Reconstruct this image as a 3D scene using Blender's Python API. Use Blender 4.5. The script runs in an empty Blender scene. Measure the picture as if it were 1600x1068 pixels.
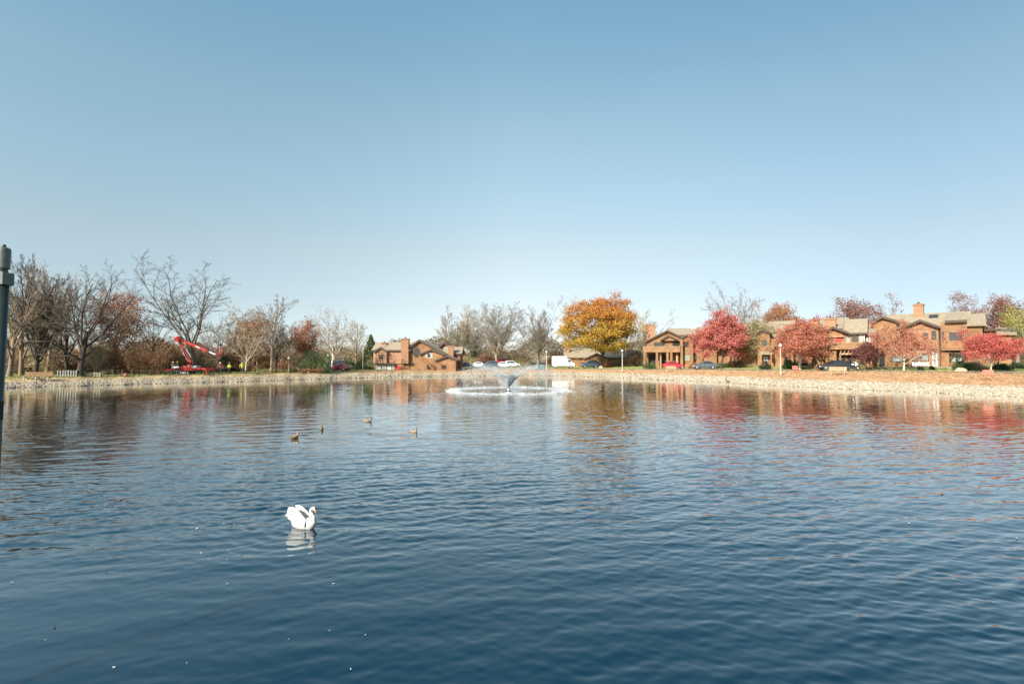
import bpy, bmesh, math, random
import numpy as np
from mathutils import Vector, Matrix

# ------------------------------------------------------------------ camera, sky, sun, exposure
SC = bpy.context.scene
COL = SC.collection
HCAM, F, HOR = 3.2, 800.0, 562.0
PITCH = math.atan((HOR - 534.0) / F)
cp, sp = math.cos(PITCH), math.sin(PITCH)
cd = bpy.data.cameras.new("camera")
cd.sensor_width = 36; cd.lens = 18; cd.clip_start = 0.1; cd.clip_end = 6000
cam = bpy.data.objects.new("camera", cd); COL.objects.link(cam)
cam.location = (0, 0, HCAM); cam.rotation_euler = (math.pi / 2 + PITCH, 0, 0)
SC.camera = cam
SUN_EL, SUN_ROT = math.radians(30), math.atan2(-0.62, -0.78)
world = bpy.data.worlds.new("World"); SC.world = world; world.use_nodes = True
wn, wl = world.node_tree.nodes, world.node_tree.links
sky = wn.new("ShaderNodeTexSky"); sky.sky_type = 'NISHITA'; sky.sun_disc = False
sky.sun_elevation = SUN_EL; sky.sun_rotation = SUN_ROT
sky.air_density = 1.0; sky.dust_density = 0.6; sky.ozone_density = 1.6; sky.altitude = 100
bg = wn["Background"]; bg.inputs[1].default_value = 0.14
tcw = wn.new("ShaderNodeTexCoord"); sxyz = wn.new("ShaderNodeSeparateXYZ"); wl.new(tcw.outputs["Generated"], sxyz.inputs[0])
ramp = wn.new("ShaderNodeValToRGB"); wl.new(sxyz.outputs[2], ramp.inputs[0]); el = ramp.color_ramp.elements
stops = [(.0, (.54, .54, .68)), (.04, (.56, .545, .64)), (.10, (.64, .55, .515)), (.20, (.85, .68, .52)), (.31, (.93, .83, .63)), (.42, (.98, .93, .69)), (.58, (.82, .98, .80)), (1.0, (.8, .97, .86))]
while len(el) < len(stops): el.new(.5)
for e_, (p_, c_) in zip(el, stops): e_.position = p_; e_.color = (*c_, 1)
mixw = wn.new("ShaderNodeMix"); mixw.data_type = 'RGBA'; mixw.blend_type = 'MULTIPLY'; mixw.inputs[0].default_value = 1
wl.new(sky.outputs[0], mixw.inputs[6]); wl.new(ramp.outputs[0], mixw.inputs[7]); 
mx_ = wn.new("ShaderNodeMath"); mx_.operation = 'MULTIPLY_ADD'; mx_.inputs[1].default_value = .5; mx_.inputs[2].default_value = .5; wl.new(sxyz.outputs[0], mx_.inputs[0])
ramp2 = wn.new("ShaderNodeValToRGB"); wl.new(mx_.outputs[0], ramp2.inputs[0]); e2 = ramp2.color_ramp.elements
st2 = [(0, (.9, .96, 1)), (.2, (.88, .96, 1)), (.5, (1, 1, 1)), (.8, (.70, .76, .82)), (1, (.7, .76, .82))]
while len(e2) < len(st2): e2.new(.5)
for e_, (p_, c_) in zip(e2, st2): e_.position = p_; e_.color = (*c_, 1)
mixx = wn.new("ShaderNodeMix"); mixx.data_type = 'RGBA'; mixx.blend_type = 'MULTIPLY'; mixx.inputs[0].default_value = 1
wl.new(mixw.outputs[2], mixx.inputs[6]); wl.new(ramp2.outputs[0], mixx.inputs[7]); wl.new(mixx.outputs[2], bg.inputs[0])
sd = bpy.data.lights.new("sun", 'SUN'); sd.energy = 3.8; sd.angle = math.radians(0.53); sd.color = (1.0, 0.92, 0.80)
sun = bpy.data.objects.new("sun", sd); COL.objects.link(sun)
sv = Vector((math.sin(SUN_ROT) * math.cos(SUN_EL), math.cos(SUN_ROT) * math.cos(SUN_EL), math.sin(SUN_EL)))
sun.rotation_euler = sv.to_track_quat('Z', 'Y').to_euler(); sun.location = (-40, -40, 60)
SC.view_settings.view_transform = 'Standard'; SC.view_settings.look = 'None'
SC.view_settings.gamma = 1.0; SC.view_settings.exposure = 1.0
SC.cycles.max_bounces = 10; SC.cycles.diffuse_bounces = 8; SC.cycles.glossy_bounces = 3
SC.cycles.transparent_max_bounces = 24; SC.cycles.caustics_reflective = False; SC.cycles.caustics_refractive = False

random.seed(7)

# ------------------------------------------------------------------ picture <-> place helpers
def ray(px, py):
    cx, cy = (px - 800) / F, (534 - py) / F
    return Vector((cx, cp - cy * sp, sp + cy * cp))
def at(px, py, Y):
    r = ray(px, py); k = Y / r.y
    return Vector((r.x * k, Y, HCAM + r.z * k))
def on_z(px, py, z=0.0):
    r = ray(px, py); k = (z - HCAM) / r.z
    return Vector((r.x * k, r.y * k, z))
def X_at(px, Y, z=1.2):
    return (px - 800) / F * (Y * cp + (z - HCAM) * sp)

# ------------------------------------------------------------------ terrain functions
WL = [(0, 606.5), (20, 605.5), (120, 603), (200, 600.5), (300, 598), (400, 595.5), (500, 592.5), (560, 590.5), (640, 589),
      (700, 588), (780, 587.3), (860, 587), (930, 589), (1000, 592), (1100, 596), (1200, 601.7), (1320, 607.6),
      (1400, 611), (1500, 615.5), (1600, 620.5)]
_ph, _rr = [-180, -130, -100, -85, -72, -58], [3.5, 4.5, 9, 30, 60, 78]
for px, py in WL:
    p = on_z(px, py); _ph.append(math.degrees(math.atan2(p.x, p.y))); _rr.append(math.hypot(p.x, p.y))
_ph += [55, 72, 85, 100, 130, 180]; _rr += [57, 40, 18, 8, 4.5, 3.5]
def tab(px, t):
    return np.interp(px, [a for a, b in t], [b for a, b in t])
def shoreR(phi):
    d = np.degrees(phi)
    r = np.interp(d, _ph, _rr)
    return r * (1 + 0.004 * np.sin(d * 1.9) + 0.003 * np.sin(d * 4.3 + 1)) 
T_H1 = [(0, .58), (400, .66), (700, .66), (1000, .8), (1200, .72), (1600, .68)]
T_W1 = [(0, 2.6), (700, 3.0), (1100, 3.0), (1300, 3.6), (1600, 4.2)]
T_H2 = [(0, .98), (400, 1.06), (700, 1.15), (900, 1.22), (1100, 1.5), (1300, 1.66), (1600, 1.75)]
T_W2 = [(0, 2.5), (400, 3), (700, 5), (900, 6.5), (1050, 10), (1600, 12)]
T_H3 = [(0, 1.15), (700, 1.15), (880, 1.3), (980, 1.95), (1050, 2.25), (1300, 2.3), (1600, 2.3)]
def pxof(phi):
    return 800 + 800 * np.tan(np.clip(phi, -1.1, 1.1))
def height(phi, s):
    px = pxof(phi)
    h1, w1, h2, w2, h3 = tab(px, T_H1), tab(px, T_W1), tab(px, T_H2), tab(px, T_W2), tab(px, T_H3)
    s = np.asarray(s, float); ln = np.interp(px, [950, 1150, 1600], [24, 13, 10])
    z = np.where(s < 0, np.maximum(-1.6, s * 0.28),
        np.where(s < w1, h1 * (s / w1) ** 0.8,
        np.where(s < w1 + w2, h1 + (h2 - h1) * ((s - w1) / w2) ** 0.85,
        np.where(s < w1 + w2 + 7.5, h2 + 0 * s,
        np.where(s < w1 + w2 + 7.5 + ln, h2 + (h3 - h2) * (s - w1 - w2 - 7.5) / ln,
                 h3 + np.clip((s - w1 - w2 - 7.5 - ln) * 0.008, 0, 6))))))
    return z
def zat(x, y):
    phi = math.atan2(x, y)
    return float(height(phi, math.hypot(x, y) - shoreR(phi)))
def ground(px, Y):
    z = 1.2
    for _ in range(3):
        x = X_at(px, Y, z); z = zat(x, Y)
    return Vector((x, Y, z))

# ------------------------------------------------------------------ materials
MATS = {}
def N(nt, typ, **kw):
    n = nt.nodes.new(typ)
    for k, v in kw.items(): setattr(n, k, v)
    return n
def mat(name, col, rough=0.8, var=0.12, scale=3.0, metal=0.0, spec=None, bump=0.0, bscale=20, kind=None, col2=None):
    if name in MATS: return MATS[name]
    m = bpy.data.materials.new(name); m.use_nodes = True; nt = m.node_tree
    b = nt.nodes["Principled BSDF"]; b.inputs["Roughness"].default_value = rough; b.inputs["Metallic"].default_value = metal
    if spec is not None: b.inputs["Specular IOR Level"].default_value = spec
    tc = N(nt, "ShaderNodeTexCoord")
    if kind == 'leaf':
        g = N(nt, "ShaderNodeNewGeometry"); r = N(nt, "ShaderNodeValToRGB")
        cols = col2; el = r.color_ramp.elements
        while len(el) < len(cols): el.new(0.5)
        for i, c in enumerate(cols):
            el[i].position = i / (len(cols) - 1); el[i].color = (*c, 1)
        nt.links.new(g.outputs["Random Per Island"], r.inputs[0]); nt.links.new(r.outputs[0], b.inputs["Base Color"])
        t = N(nt, "ShaderNodeBsdfTranslucent"); mx = N(nt, "ShaderNodeMixShader"); mx.inputs[0].default_value = 0.28
        nt.links.new(r.outputs[0], t.inputs[0]); nt.links.new(b.outputs[0], mx.inputs[1]); nt.links.new(t.outputs[0], mx.inputs[2])
        nt.links.new(mx.outputs[0], nt.nodes["Material Output"].inputs[0])
    else:
        ns = N(nt, "ShaderNodeTexNoise"); ns.inputs["Scale"].default_value = scale; ns.inputs["Detail"].default_value = 5
        nt.links.new(tc.outputs["Object"], ns.inputs[0])
        r = N(nt, "ShaderNodeValToRGB"); el = r.color_ramp.elements
        c2 = col2 if col2 else tuple(min(1, c * (1 + var)) for c in col)
        el[0].position = 0.3; el[1].position = 0.7
        el[0].color = (*[c * (1 - var) for c in col], 1); el[1].color = (*c2, 1)
        nt.links.new(ns.outputs[0], r.inputs[0])
        last = r.outputs[0]
        if kind in ('board', 'vboard', 'shingle', 'brick'):
            mp = N(nt, "ShaderNodeMapping"); nt.links.new(tc.outputs["Object"], mp.inputs[0])
            if kind == 'brick':
                tx = N(nt, "ShaderNodeTexBrick"); tx.inputs["Scale"].default_value = 1.0
                mp.inputs["Rotation"].default_value = (math.pi / 2, 0, 0)
                tx.inputs["Brick Width"].default_value = 0.42; tx.inputs["Row Height"].default_value = 0.16; tx.inputs["Mortar Size"].default_value = 0.015
                tx.inputs["Color1"].default_value = (1, 1, 1, 1); tx.inputs["Color2"].default_value = (0.72, 0.7, 0.7, 1); tx.inputs["Mortar"].default_value = (0.9, 0.95, 1, 1)
                fac = tx.outputs[0]; nt.links.new(mp.outputs[0], tx.inputs[0])
            else:
                tx = N(nt, "ShaderNodeTexWave"); tx.wave_type = 'BANDS'; tx.wave_profile = 'SAW'
                tx.bands_direction = {'board': 'Z', 'vboard': 'X', 'shingle': 'Z'}[kind]
                tx.inputs["Scale"].default_value = {'board': 1.3, 'vboard': 1.0, 'shingle': 2.2}[kind]
                tx.inputs["Distortion"].default_value = 0.15 if kind != 'shingle' else 0.8
                nt.links.new(mp.outputs[0], tx.inputs[0])
                rr = N(nt, "ShaderNodeValToRGB"); e = rr.color_ramp.elements
                e[0].position = 0.0; e[0].color = (0.55, 0.52, 0.5, 1); e[1].position = 0.16; e[1].color = (1, 1, 1, 1)
                nt.links.new(tx.outputs[0], rr.inputs[0]); fac = rr.outputs[0]
            ml = N(nt, "ShaderNodeMix"); ml.data_type = 'RGBA'; ml.blend_type = 'MULTIPLY'; ml.inputs[0].default_value = 0.8
            nt.links.new(last, ml.inputs[6]); nt.links.new(fac, ml.inputs[7]); last = ml.outputs[2]
        nt.links.new(last, b.inputs["Base Color"])
        if bump:
            n2 = N(nt, "ShaderNodeTexNoise"); n2.inputs["Scale"].default_value = bscale; n2.inputs["Detail"].default_value = 4
            nt.links.new(tc.outputs["Object"], n2.inputs[0])
            bm = N(nt, "ShaderNodeBump"); bm.inputs["Strength"].default_value = bump; bm.inputs["Distance"].default_value = 0.05
            nt.links.new(n2.outputs[0], bm.inputs["Height"]); nt.links.new(bm.outputs[0], b.inputs["Normal"])
    MATS[name] = m
    return m
M = dict(
    fencegrey=lambda: mat('weathered_grey_pickets', (.26, .26, .25), .85, .2, 3),
    siding=lambda: mat('cedar_siding', (.31, .165, .082), .85, .3, .9, kind='board', bump=.3),
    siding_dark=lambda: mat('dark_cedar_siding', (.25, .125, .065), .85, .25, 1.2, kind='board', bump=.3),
    siding_v=lambda: mat('upright_cedar_boards', (.32, .18, .095), .85, .28, 1.2, kind='vboard', bump=.3),
    brick=lambda: mat('orange_brick', (.40, .215, .125), .9, .15, 2.5, kind='brick', bump=.3),
    pinkshingle=lambda: mat('pinkish_shingle', (.44, .24, .15), .9, .25, 2.5, kind='shingle'),
    roof=lambda: mat('tan_roof_shingle', (.36, .29, .20), .92, .16, 2.0, kind='shingle', bump=.3),
    fascia=lambda: mat('dark_fascia', (.085, .055, .04), .7),
    tan=lambda: mat('tan_wood', (.47, .33, .19), .8, .15, 2),
    white=lambda: mat('white_paint', (.8, .79, .76), .45, .04, 2),
    cream=lambda: mat('cream_paint', (.42, .36, .27), .55, .06, 2),
    palegrey=lambda: mat('pale_grey_wood', (.40, .40, .37), .7, .1, 3),
    dark=lambda: mat('opening_shade', (.02, .018, .016), .8),  # flat near-black, paints the shade inside openings and doorways
    black=lambda: mat('black_rubber', (.018, .018, .02), .75),
    glass=lambda: mat('window_glass', (.03, .04, .045), .08, .2, 1, spec=.8),
    curtain=lambda: mat('curtained_glass', (.27, .32, .30), .2, .12, 1.5, spec=.6),
    red=lambda: mat('machine_red', (.40, .025, .022), .35, .08, 2),
    redpanel=lambda: mat('red_panel', (.66, .05, .05), .7, .1, 2),
    steel=lambda: mat('bare_steel', (.55, .56, .57), .35, .08, 3, metal=.7),
    carred=lambda: mat('red_car_paint', (.50, .02, .03), .25, .03, 2, spec=.7),
    carmaroon=lambda: mat('maroon_car_paint', (.22, .03, .045), .25, .03, 2, spec=.7),
    carslate=lambda: mat('slate_car_paint', (.075, .095, .12), .22, .03, 2, spec=.8),
    carblue=lambda: mat('dark_blue_car_paint', (.03, .06, .10), .22, .03, 2, spec=.8),
    carblack=lambda: mat('black_car_paint', (.022, .022, .025), .2, .03, 2, spec=.8),
    carwhite=lambda: mat('white_car_paint', (.8, .8, .8), .3, .02, 2),
    chrome=lambda: mat('bright_metal', (.6, .6, .6), .25, .03, 2, metal=.9),
    bark=lambda: mat('grey_bark', (.26, .20, .14), .95, .3, 6, bump=.5, bscale=25),
    barkdark=lambda: mat('dark_bark', (.075, .058, .045), .95, .3, 6, bump=.5, bscale=25),
    barkpale=lambda: mat('pale_sycamore_bark', (.56, .49, .38), .9, .25, 5, bump=.3, bscale=20),
    barktan=lambda: mat('sunlit_tan_bark', (.33, .26, .18), .95, .25, 5, bump=.3),
    twigdark=lambda: mat('dark_twigs', (.13, .105, .08), .95, .3, 1),
    twiggrey=lambda: mat('grey_twigs', (.27, .23, .19), .95, .3, 1),
    barkmid=lambda: mat('mid_brown_bark', (.14, .11, .08), .95, .3, 6, bump=.5, bscale=25),
    trimwood=lambda: mat('brown_trim_wood', (.27, .165, .09), .8, .15, 2),
    twig=lambda: mat('brown_twigs', (.29, .22, .14), .95, .3, 1),
    twigpale=lambda: mat('pale_twigs', (.44, .37, .26), .95, .2, 1),
    postgreen=lambda: mat('dark_green_metal', (.035, .05, .045), .4, .15, 6, metal=.2),
    postcap=lambda: mat('weathered_cap_metal', (.12, .14, .13), .5, .2, 6, metal=.2),
    skin=lambda: mat('skin', (.55, .33, .24), .6),
    green=lambda: mat('utility_green', (.03, .13, .10), .6),
    stone=lambda: mat('pale_boulder', (.38, .33, .25), .9, .2, 4, bump=.6, bscale=6),
)
def m_(k): return k if not isinstance(k, str) else (M[k]() if k in M else MATS[k])
LEAFC = dict(
    orange_top=[(.55, .18, .04), (.62, .27, .05), (.42, .14, .05), (.60, .33, .07)],
    yellow_low=[(.60, .36, .05), (.52, .34, .05), (.36, .28, .05), (.66, .42, .08)],
    red=[(.56, .14, .11), (.66, .24, .19), (.42, .08, .07), (.64, .28, .22)],
    redorange=[(.55, .16, .10), (.62, .27, .16), (.40, .09, .07), (.56, .32, .20)],
    scarlet=[(.60, .11, .10), (.68, .22, .17), (.44, .06, .06), (.62, .18, .14)],
    rust=[(.44, .18, .08), (.54, .26, .12), (.31, .12, .06), (.50, .29, .16)],
    purple=[(.20, .055, .06), (.30, .09, .08), (.12, .04, .045), (.26, .12, .10)],
    plum=[(.32, .14, .11), (.42, .21, .15), (.20, .08, .07), (.33, .19, .14)],
    olive=[(.38, .31, .15), (.48, .39, .20), (.27, .22, .10), (.42, .38, .22)],
    yellowgreen=[(.36, .34, .08), (.45, .40, .10), (.24, .26, .07), (.40, .38, .14)],
    green=[(.07, .13, .03), (.11, .19, .045), (.045, .09, .025), (.14, .20, .06)],
    pine=[(.19, .24, .09), (.27, .33, .13), (.13, .17, .07), (.32, .35, .16)],
    darkgreen=[(.035, .06, .025), (.06, .09, .03), (.025, .04, .02), (.08, .10, .04)],
    brown=[(.34, .22, .12), (.44, .31, .18), (.24, .15, .08), (.40, .32, .19)],
    orangebrown=[(.48, .20, .06), (.52, .27, .10), (.34, .14, .06), (.45, .24, .12)],
)
def leafm(k):
    return mat('leaves_' + k, (0, 0, 0), .7, kind='leaf', col2=LEAFC[k])

# ------------------------------------------------------------------ object helpers
def tagp(o, label=None, cat=None, group=None, kind=None):
    if label: o['label'] = label
    if cat: o['category'] = cat
    if group: o['group'] = group
    if kind: o['kind'] = kind
    return o
def empty(name, loc, rz=0.0, label=None, cat=None, group=None, scale=None):
    o = bpy.data.objects.new(name, None); COL.objects.link(o)
    o.location = loc; o.rotation_euler = (0, 0, rz); o.empty_display_size = 0.3
    if scale: o.scale = scale
    return tagp(o, label, cat, group)
def npobj(name, V, Fq, mt, parent=None, smooth=False):
    V = np.ascontiguousarray(V, dtype=np.float32).reshape(-1, 3); Fq = np.ascontiguousarray(Fq, dtype=np.int32)
    me = bpy.data.meshes.new(name); k = Fq.shape[1]; n = len(Fq)
    me.vertices.add(len(V)); me.vertices.foreach_set('co', V.ravel())
    me.loops.add(n * k); me.loops.foreach_set('vertex_index', Fq.ravel())
    me.polygons.add(n); me.polygons.foreach_set('loop_start', np.arange(0, n * k, k, dtype=np.int32))
    if smooth: me.polygons.foreach_set('use_smooth', np.ones(n, dtype=bool))
    me.update(calc_edges=True)
    for mm in (mt if isinstance(mt, (list, tuple)) else [mt]): me.materials.append(mm)
    o = bpy.data.objects.new(name, me); COL.objects.link(o)
    if parent: o.parent = parent
    return o
def copy_tree(o, parent=None):
    c = o.copy(); COL.objects.link(c)
    if parent: c.parent = parent
    for ch in list(o.children): copy_tree(ch, c)
    return c
def place_copy(src, loc, rz=None, scale=None, label=None, group=None, cat=None):
    c = copy_tree(src); c.location = loc
    if rz is not None: c.rotation_euler = (0, 0, rz)
    if scale: c.scale = scale
    tagp(c, label, cat, group)
    return c

class MB:
    def __init__(s): s.v, s.f, s.m = [], [], []
    def add(s, vs, fs, mi=0):
        b = len(s.v); s.v += [tuple(v) for v in vs]
        for f in fs: s.f.append([b + i for i in f]); s.m.append(mi)
        return s
    def box(s, x0, x1, y0, y1, z0, z1, mi=0):
        x0, x1 = sorted((x0, x1)); y0, y1 = sorted((y0, y1)); z0, z1 = sorted((z0, z1))
        return s.add([(x, y, z) for z in (z0, z1) for y in (y0, y1) for x in (x0, x1)],
                     [(0, 2, 3, 1), (4, 5, 7, 6), (0, 1, 5, 4), (2, 6, 7, 3), (0, 4, 6, 2), (1, 3, 7, 5)], mi)
    def poly(s, pts, d, mi=0):      # closed outline of points extruded by vector d
        n = len(pts); P = [Vector(p) for p in pts]; Q = [p + Vector(d) for p in P]
        return s.add(P + Q, [tuple(range(n)), tuple(range(2 * n - 1, n - 1, -1))] +
                     [(i, n + i, n + (i + 1) % n, (i + 1) % n) for i in range(n)], mi)
    def slab(s, A, B, C, D, th, mi=0):
        A, B, C, D = map(Vector, (A, B, C, D)); n = (B - A).cross(D - A).normalized()
        if n.z < 0: n = -n
        return s.poly([A, B, C, D], -n * th, mi)
    def tube(s, pts, rad, sides=8, mi=0, cap=True):
        pts = [Vector(p) for p in pts]; n = len(pts)
        if not isinstance(rad, (list, tuple)): rad = [rad] * n
        vs, fs = [], []; u = None
        for i, p in enumerate(pts):
            t = (pts[min(i + 1, n - 1)] - pts[max(i - 1, 0)]).normalized()
            if u is None: u = t.cross(Vector((0, 0, 1)) if abs(t.z) < .95 else Vector((1, 0, 0))).normalized()
            u = (u - t * u.dot(t)).normalized(); w = t.cross(u)
            for k in range(sides):
                a = 2 * math.pi * k / sides
                vs.append(p + (u * math.cos(a) + w * math.sin(a)) * rad[i])
        for i in range(n - 1):
            for k in range(sides):
                k2 = (k + 1) % sides
                fs.append((i * sides + k, i * sides + k2, (i + 1) * sides + k2, (i + 1) * sides + k))
        if cap:
            fs.append(tuple(range(sides - 1, -1, -1))); fs.append(tuple((n - 1) * sides + k for k in range(sides)))
        return s.add(vs, fs, mi)
    def beam(s, a, b, w, h=None, mi=0):
        h = h or w; a, b = Vector(a), Vector(b); t = (b - a).normalized()
        u = t.cross(Vector((0, 0, 1)) if abs(t.z) < .98 else Vector((0, 1, 0))).normalized(); v = u.cross(t)
        c = [u * w / 2 + v * h / 2, -u * w / 2 + v * h / 2, -u * w / 2 - v * h / 2, u * w / 2 - v * h / 2]
        return s.poly([a + q for q in c], b - a, mi)
    def ball(s, c, r, seg=12, rings=8, mi=0):
        c = Vector(c); r = Vector(r) if hasattr(r, '__len__') else Vector((r, r, r)); vs, fs = [], []
        for i in range(rings + 1):
            th = math.pi * i / rings
            for k in range(seg):
                a = 2 * math.pi * k / seg
                vs.append((c.x + r.x * math.sin(th) * math.cos(a), c.y + r.y * math.sin(th) * math.sin(a), c.z + r.z * math.cos(th)))
        for i in range(rings):
            for k in range(seg):
                k2 = (k + 1) % seg
                fs.append((i * seg + k, (i + 1) * seg + k, (i + 1) * seg + k2, i * seg + k2))
        return s.add(vs, fs, mi)
    def build(s, name, mats, parent=None, bevel=0, smooth=False, remesh=0, flat_merge=True):
        me = bpy.data.meshes.new(name); me.from_pydata(s.v, [], s.f)
        bm = bmesh.new(); bm.from_mesh(me); bmesh.ops.remove_doubles(bm, verts=bm.verts, dist=1e-5)
        bmesh.ops.recalc_face_normals(bm, faces=bm.faces)
        bm.to_mesh(me); bm.free()
        if len(me.polygons) == len(s.m): me.polygons.foreach_set('material_index', s.m)
        mats = mats if isinstance(mats, (list, tuple)) else [mats]
        for mm in mats: me.materials.append(m_(mm) if isinstance(mm, str) else mm)
        if smooth: me.polygons.foreach_set('use_smooth', [True] * len(me.polygons))
        o = bpy.data.objects.new(name, me); COL.objects.link(o)
        if bevel:
            b = o.modifiers.new('bevel', 'BEVEL'); b.width = bevel; b.segments = 2; b.limit_method = 'ANGLE'
        if remesh:
            r = o.modifiers.new('remesh', 'REMESH'); r.mode = 'VOXEL'; r.voxel_size = remesh; r.use_smooth_shade = True
            sm = o.modifiers.new('smooth', 'SMOOTH'); sm.iterations = 6; sm.factor = .5
            apply_mods(o)
        if parent: o.parent = parent
        return o
def apply_mods(o):
    dg = bpy.context.evaluated_depsgraph_get()
    me = bpy.data.meshes.new_from_object(o.evaluated_get(dg)); o.modifiers.clear(); o.data = me
def recolor(o, mats, fn):
    me = o.data; me.materials.clear()
    for mm in mats: me.materials.append(m_(mm) if isinstance(mm, str) else mm)
    me.polygons.foreach_set('material_index', [fn(p.center) for p in me.polygons])

# ------------------------------------------------------------------ ground, water, road, rocks
def terrain():
    phis = np.concatenate([np.radians(np.linspace(-180, -52, 60, endpoint=False)), np.radians(np.linspace(-52, 52, 620)), np.radians(np.linspace(52, 180, 61)[1:-1])])
    ss = np.concatenate([[-1e3, -30, -15, -8, -4, -2, -1, -.4], np.linspace(0, 5, 12), np.linspace(5.5, 24, 34), np.linspace(26, 70, 26), [80, 95, 120, 160, 220, 320, 500, 900, 2500, 5000]])
    P, S = np.meshgrid(phis, ss, indexing='ij')
    R = shoreR(P) + S; R = np.maximum(R, 0.3)
    S2 = R - shoreR(P)
    Z = height(P, S2)
    rng = np.random.default_rng(1)
    Z = Z + np.where(S2 > 0.3, rng.normal(0, .02, Z.shape), 0) + np.where(S2 > 60, .5 * np.sin(P * 23) * np.clip((S2 - 60) / 200, 0, 1), 0)
    V = np.stack([R * np.sin(P), R * np.cos(P), Z], -1)
    n, k = P.shape
    I, J = np.meshgrid(np.arange(n), np.arange(k - 1), indexing='ij'); I2 = (I + 1) % n
    Fq = np.stack([I * k + J, I * k + J + 1, I2 * k + J + 1, I2 * k + J], -1).reshape(-1, 4)
    # land cover as colour per vertex: bed, rocks bed, leaf-covered bank, grass
    PX = pxof(P); w1, w2 = tab(PX, T_W1), tab(PX, T_W2)
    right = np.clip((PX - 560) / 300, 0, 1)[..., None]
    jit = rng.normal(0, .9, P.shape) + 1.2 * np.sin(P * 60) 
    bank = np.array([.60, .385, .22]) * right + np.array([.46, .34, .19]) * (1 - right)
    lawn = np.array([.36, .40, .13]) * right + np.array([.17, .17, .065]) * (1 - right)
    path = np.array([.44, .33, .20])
    C = np.where((S2 < w1)[..., None], np.array([.24, .20, .15]), np.where((S2 + .25 * jit < w1 + w2)[..., None], bank, lawn))  # rock bed darkened: shadow gaps between the stones are put into its colour
    pt = (np.sin(P * 41 + S2 * .5) + np.sin(P * 97 - S2 * .8 + 2) + np.sin(S2 * 1.3 + P * 20)) / 3
    C = C * (1 + .13 * pt[..., None] * np.array([1.0, .75, .6]))
    C = np.where((S2 < -.3)[..., None], np.array([.08, .08, .05]), C)
    C = np.where((S2 > 55)[..., None], np.array([.14, .12, .06]), C)
    g = bpy.data.materials.new('bank_ground'); g.use_nodes = True; nt = g.node_tree; b = nt.nodes["Principled BSDF"]
    b.inputs["Roughness"].default_value = .95; b.inputs["Specular IOR Level"].default_value = .1
    a = N(nt, "ShaderNodeAttribute"); a.attribute_name = 'cover'
    tc = N(nt, "ShaderNodeTexCoord"); n1 = N(nt, "ShaderNodeTexNoise"); n1.inputs["Scale"].default_value = .9; n1.inputs["Detail"].default_value = 9; n1.inputs["Roughness"].default_value = .7
    nt.links.new(tc.outputs["Object"], n1.inputs[0]); r = N(nt, "ShaderNodeValToRGB")
    r.color_ramp.elements[0].position = .36; r.color_ramp.elements[0].color = (.72, .68, .65, 1); r.color_ramp.elements[1].position = .62; r.color_ramp.elements[1].color = (1.2, 1.18, 1.12, 1)
    nt.links.new(n1.outputs[0], r.inputs[0]); mx = N(nt, "ShaderNodeMix"); mx.data_type = 'RGBA'; mx.blend_type = 'MULTIPLY'; mx.inputs[0].default_value = 1
    nt.links.new(a.outputs[0], mx.inputs[6]); nt.links.new(r.outputs[0], mx.inputs[7]); nt.links.new(mx.outputs[2], b.inputs["Base Color"])
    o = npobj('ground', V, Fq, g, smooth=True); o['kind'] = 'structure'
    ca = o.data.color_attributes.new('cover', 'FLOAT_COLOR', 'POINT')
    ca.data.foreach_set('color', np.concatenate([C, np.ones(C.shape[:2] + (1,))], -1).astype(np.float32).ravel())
terrain()

def strip(name, px0, px1, s0, s1, lift, mt, kind='structure', extra=lambda px: 0.0):
    phis = np.arctan((np.linspace(px0, px1, 260) - 800) / 800); nn = 7
    V = []
    for ph in phis:
        px = pxof(ph); w = tab(px, T_W1) + tab(px, T_W2); r0 = shoreR(ph)
        for j in range(nn):
            s = w + s0 + (s1 - s0) * j / (nn - 1) + extra(px); r = r0 + s
            V.append((r * math.sin(ph), r * math.cos(ph), float(height(ph, s)) + lift))
    n = len(phis); Fq = [(i * nn + j, i * nn + j + 1, (i + 1) * nn + j + 1, (i + 1) * nn + j) for i in range(n - 1) for j in range(nn - 1)]
    o = npobj(name, np.array(V), np.array(Fq), mt, smooth=True); o['kind'] = kind
    return o
strip('road', 690, 1750, 1.3, 6.8, .075, mat('asphalt_road', (.34, .31, .27), .95, .15, .8))
strip('kerb', 985, 1750, 6.84, 7.04, .18, mat('kerb_concrete', (.55, .52, .46), .9, .1, 2))
strip('footpath', 1105, 1560, 13.0, 14.1, .09, mat('footpath_concrete', (.6, .56, .48), .9, .1, 2))

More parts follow.
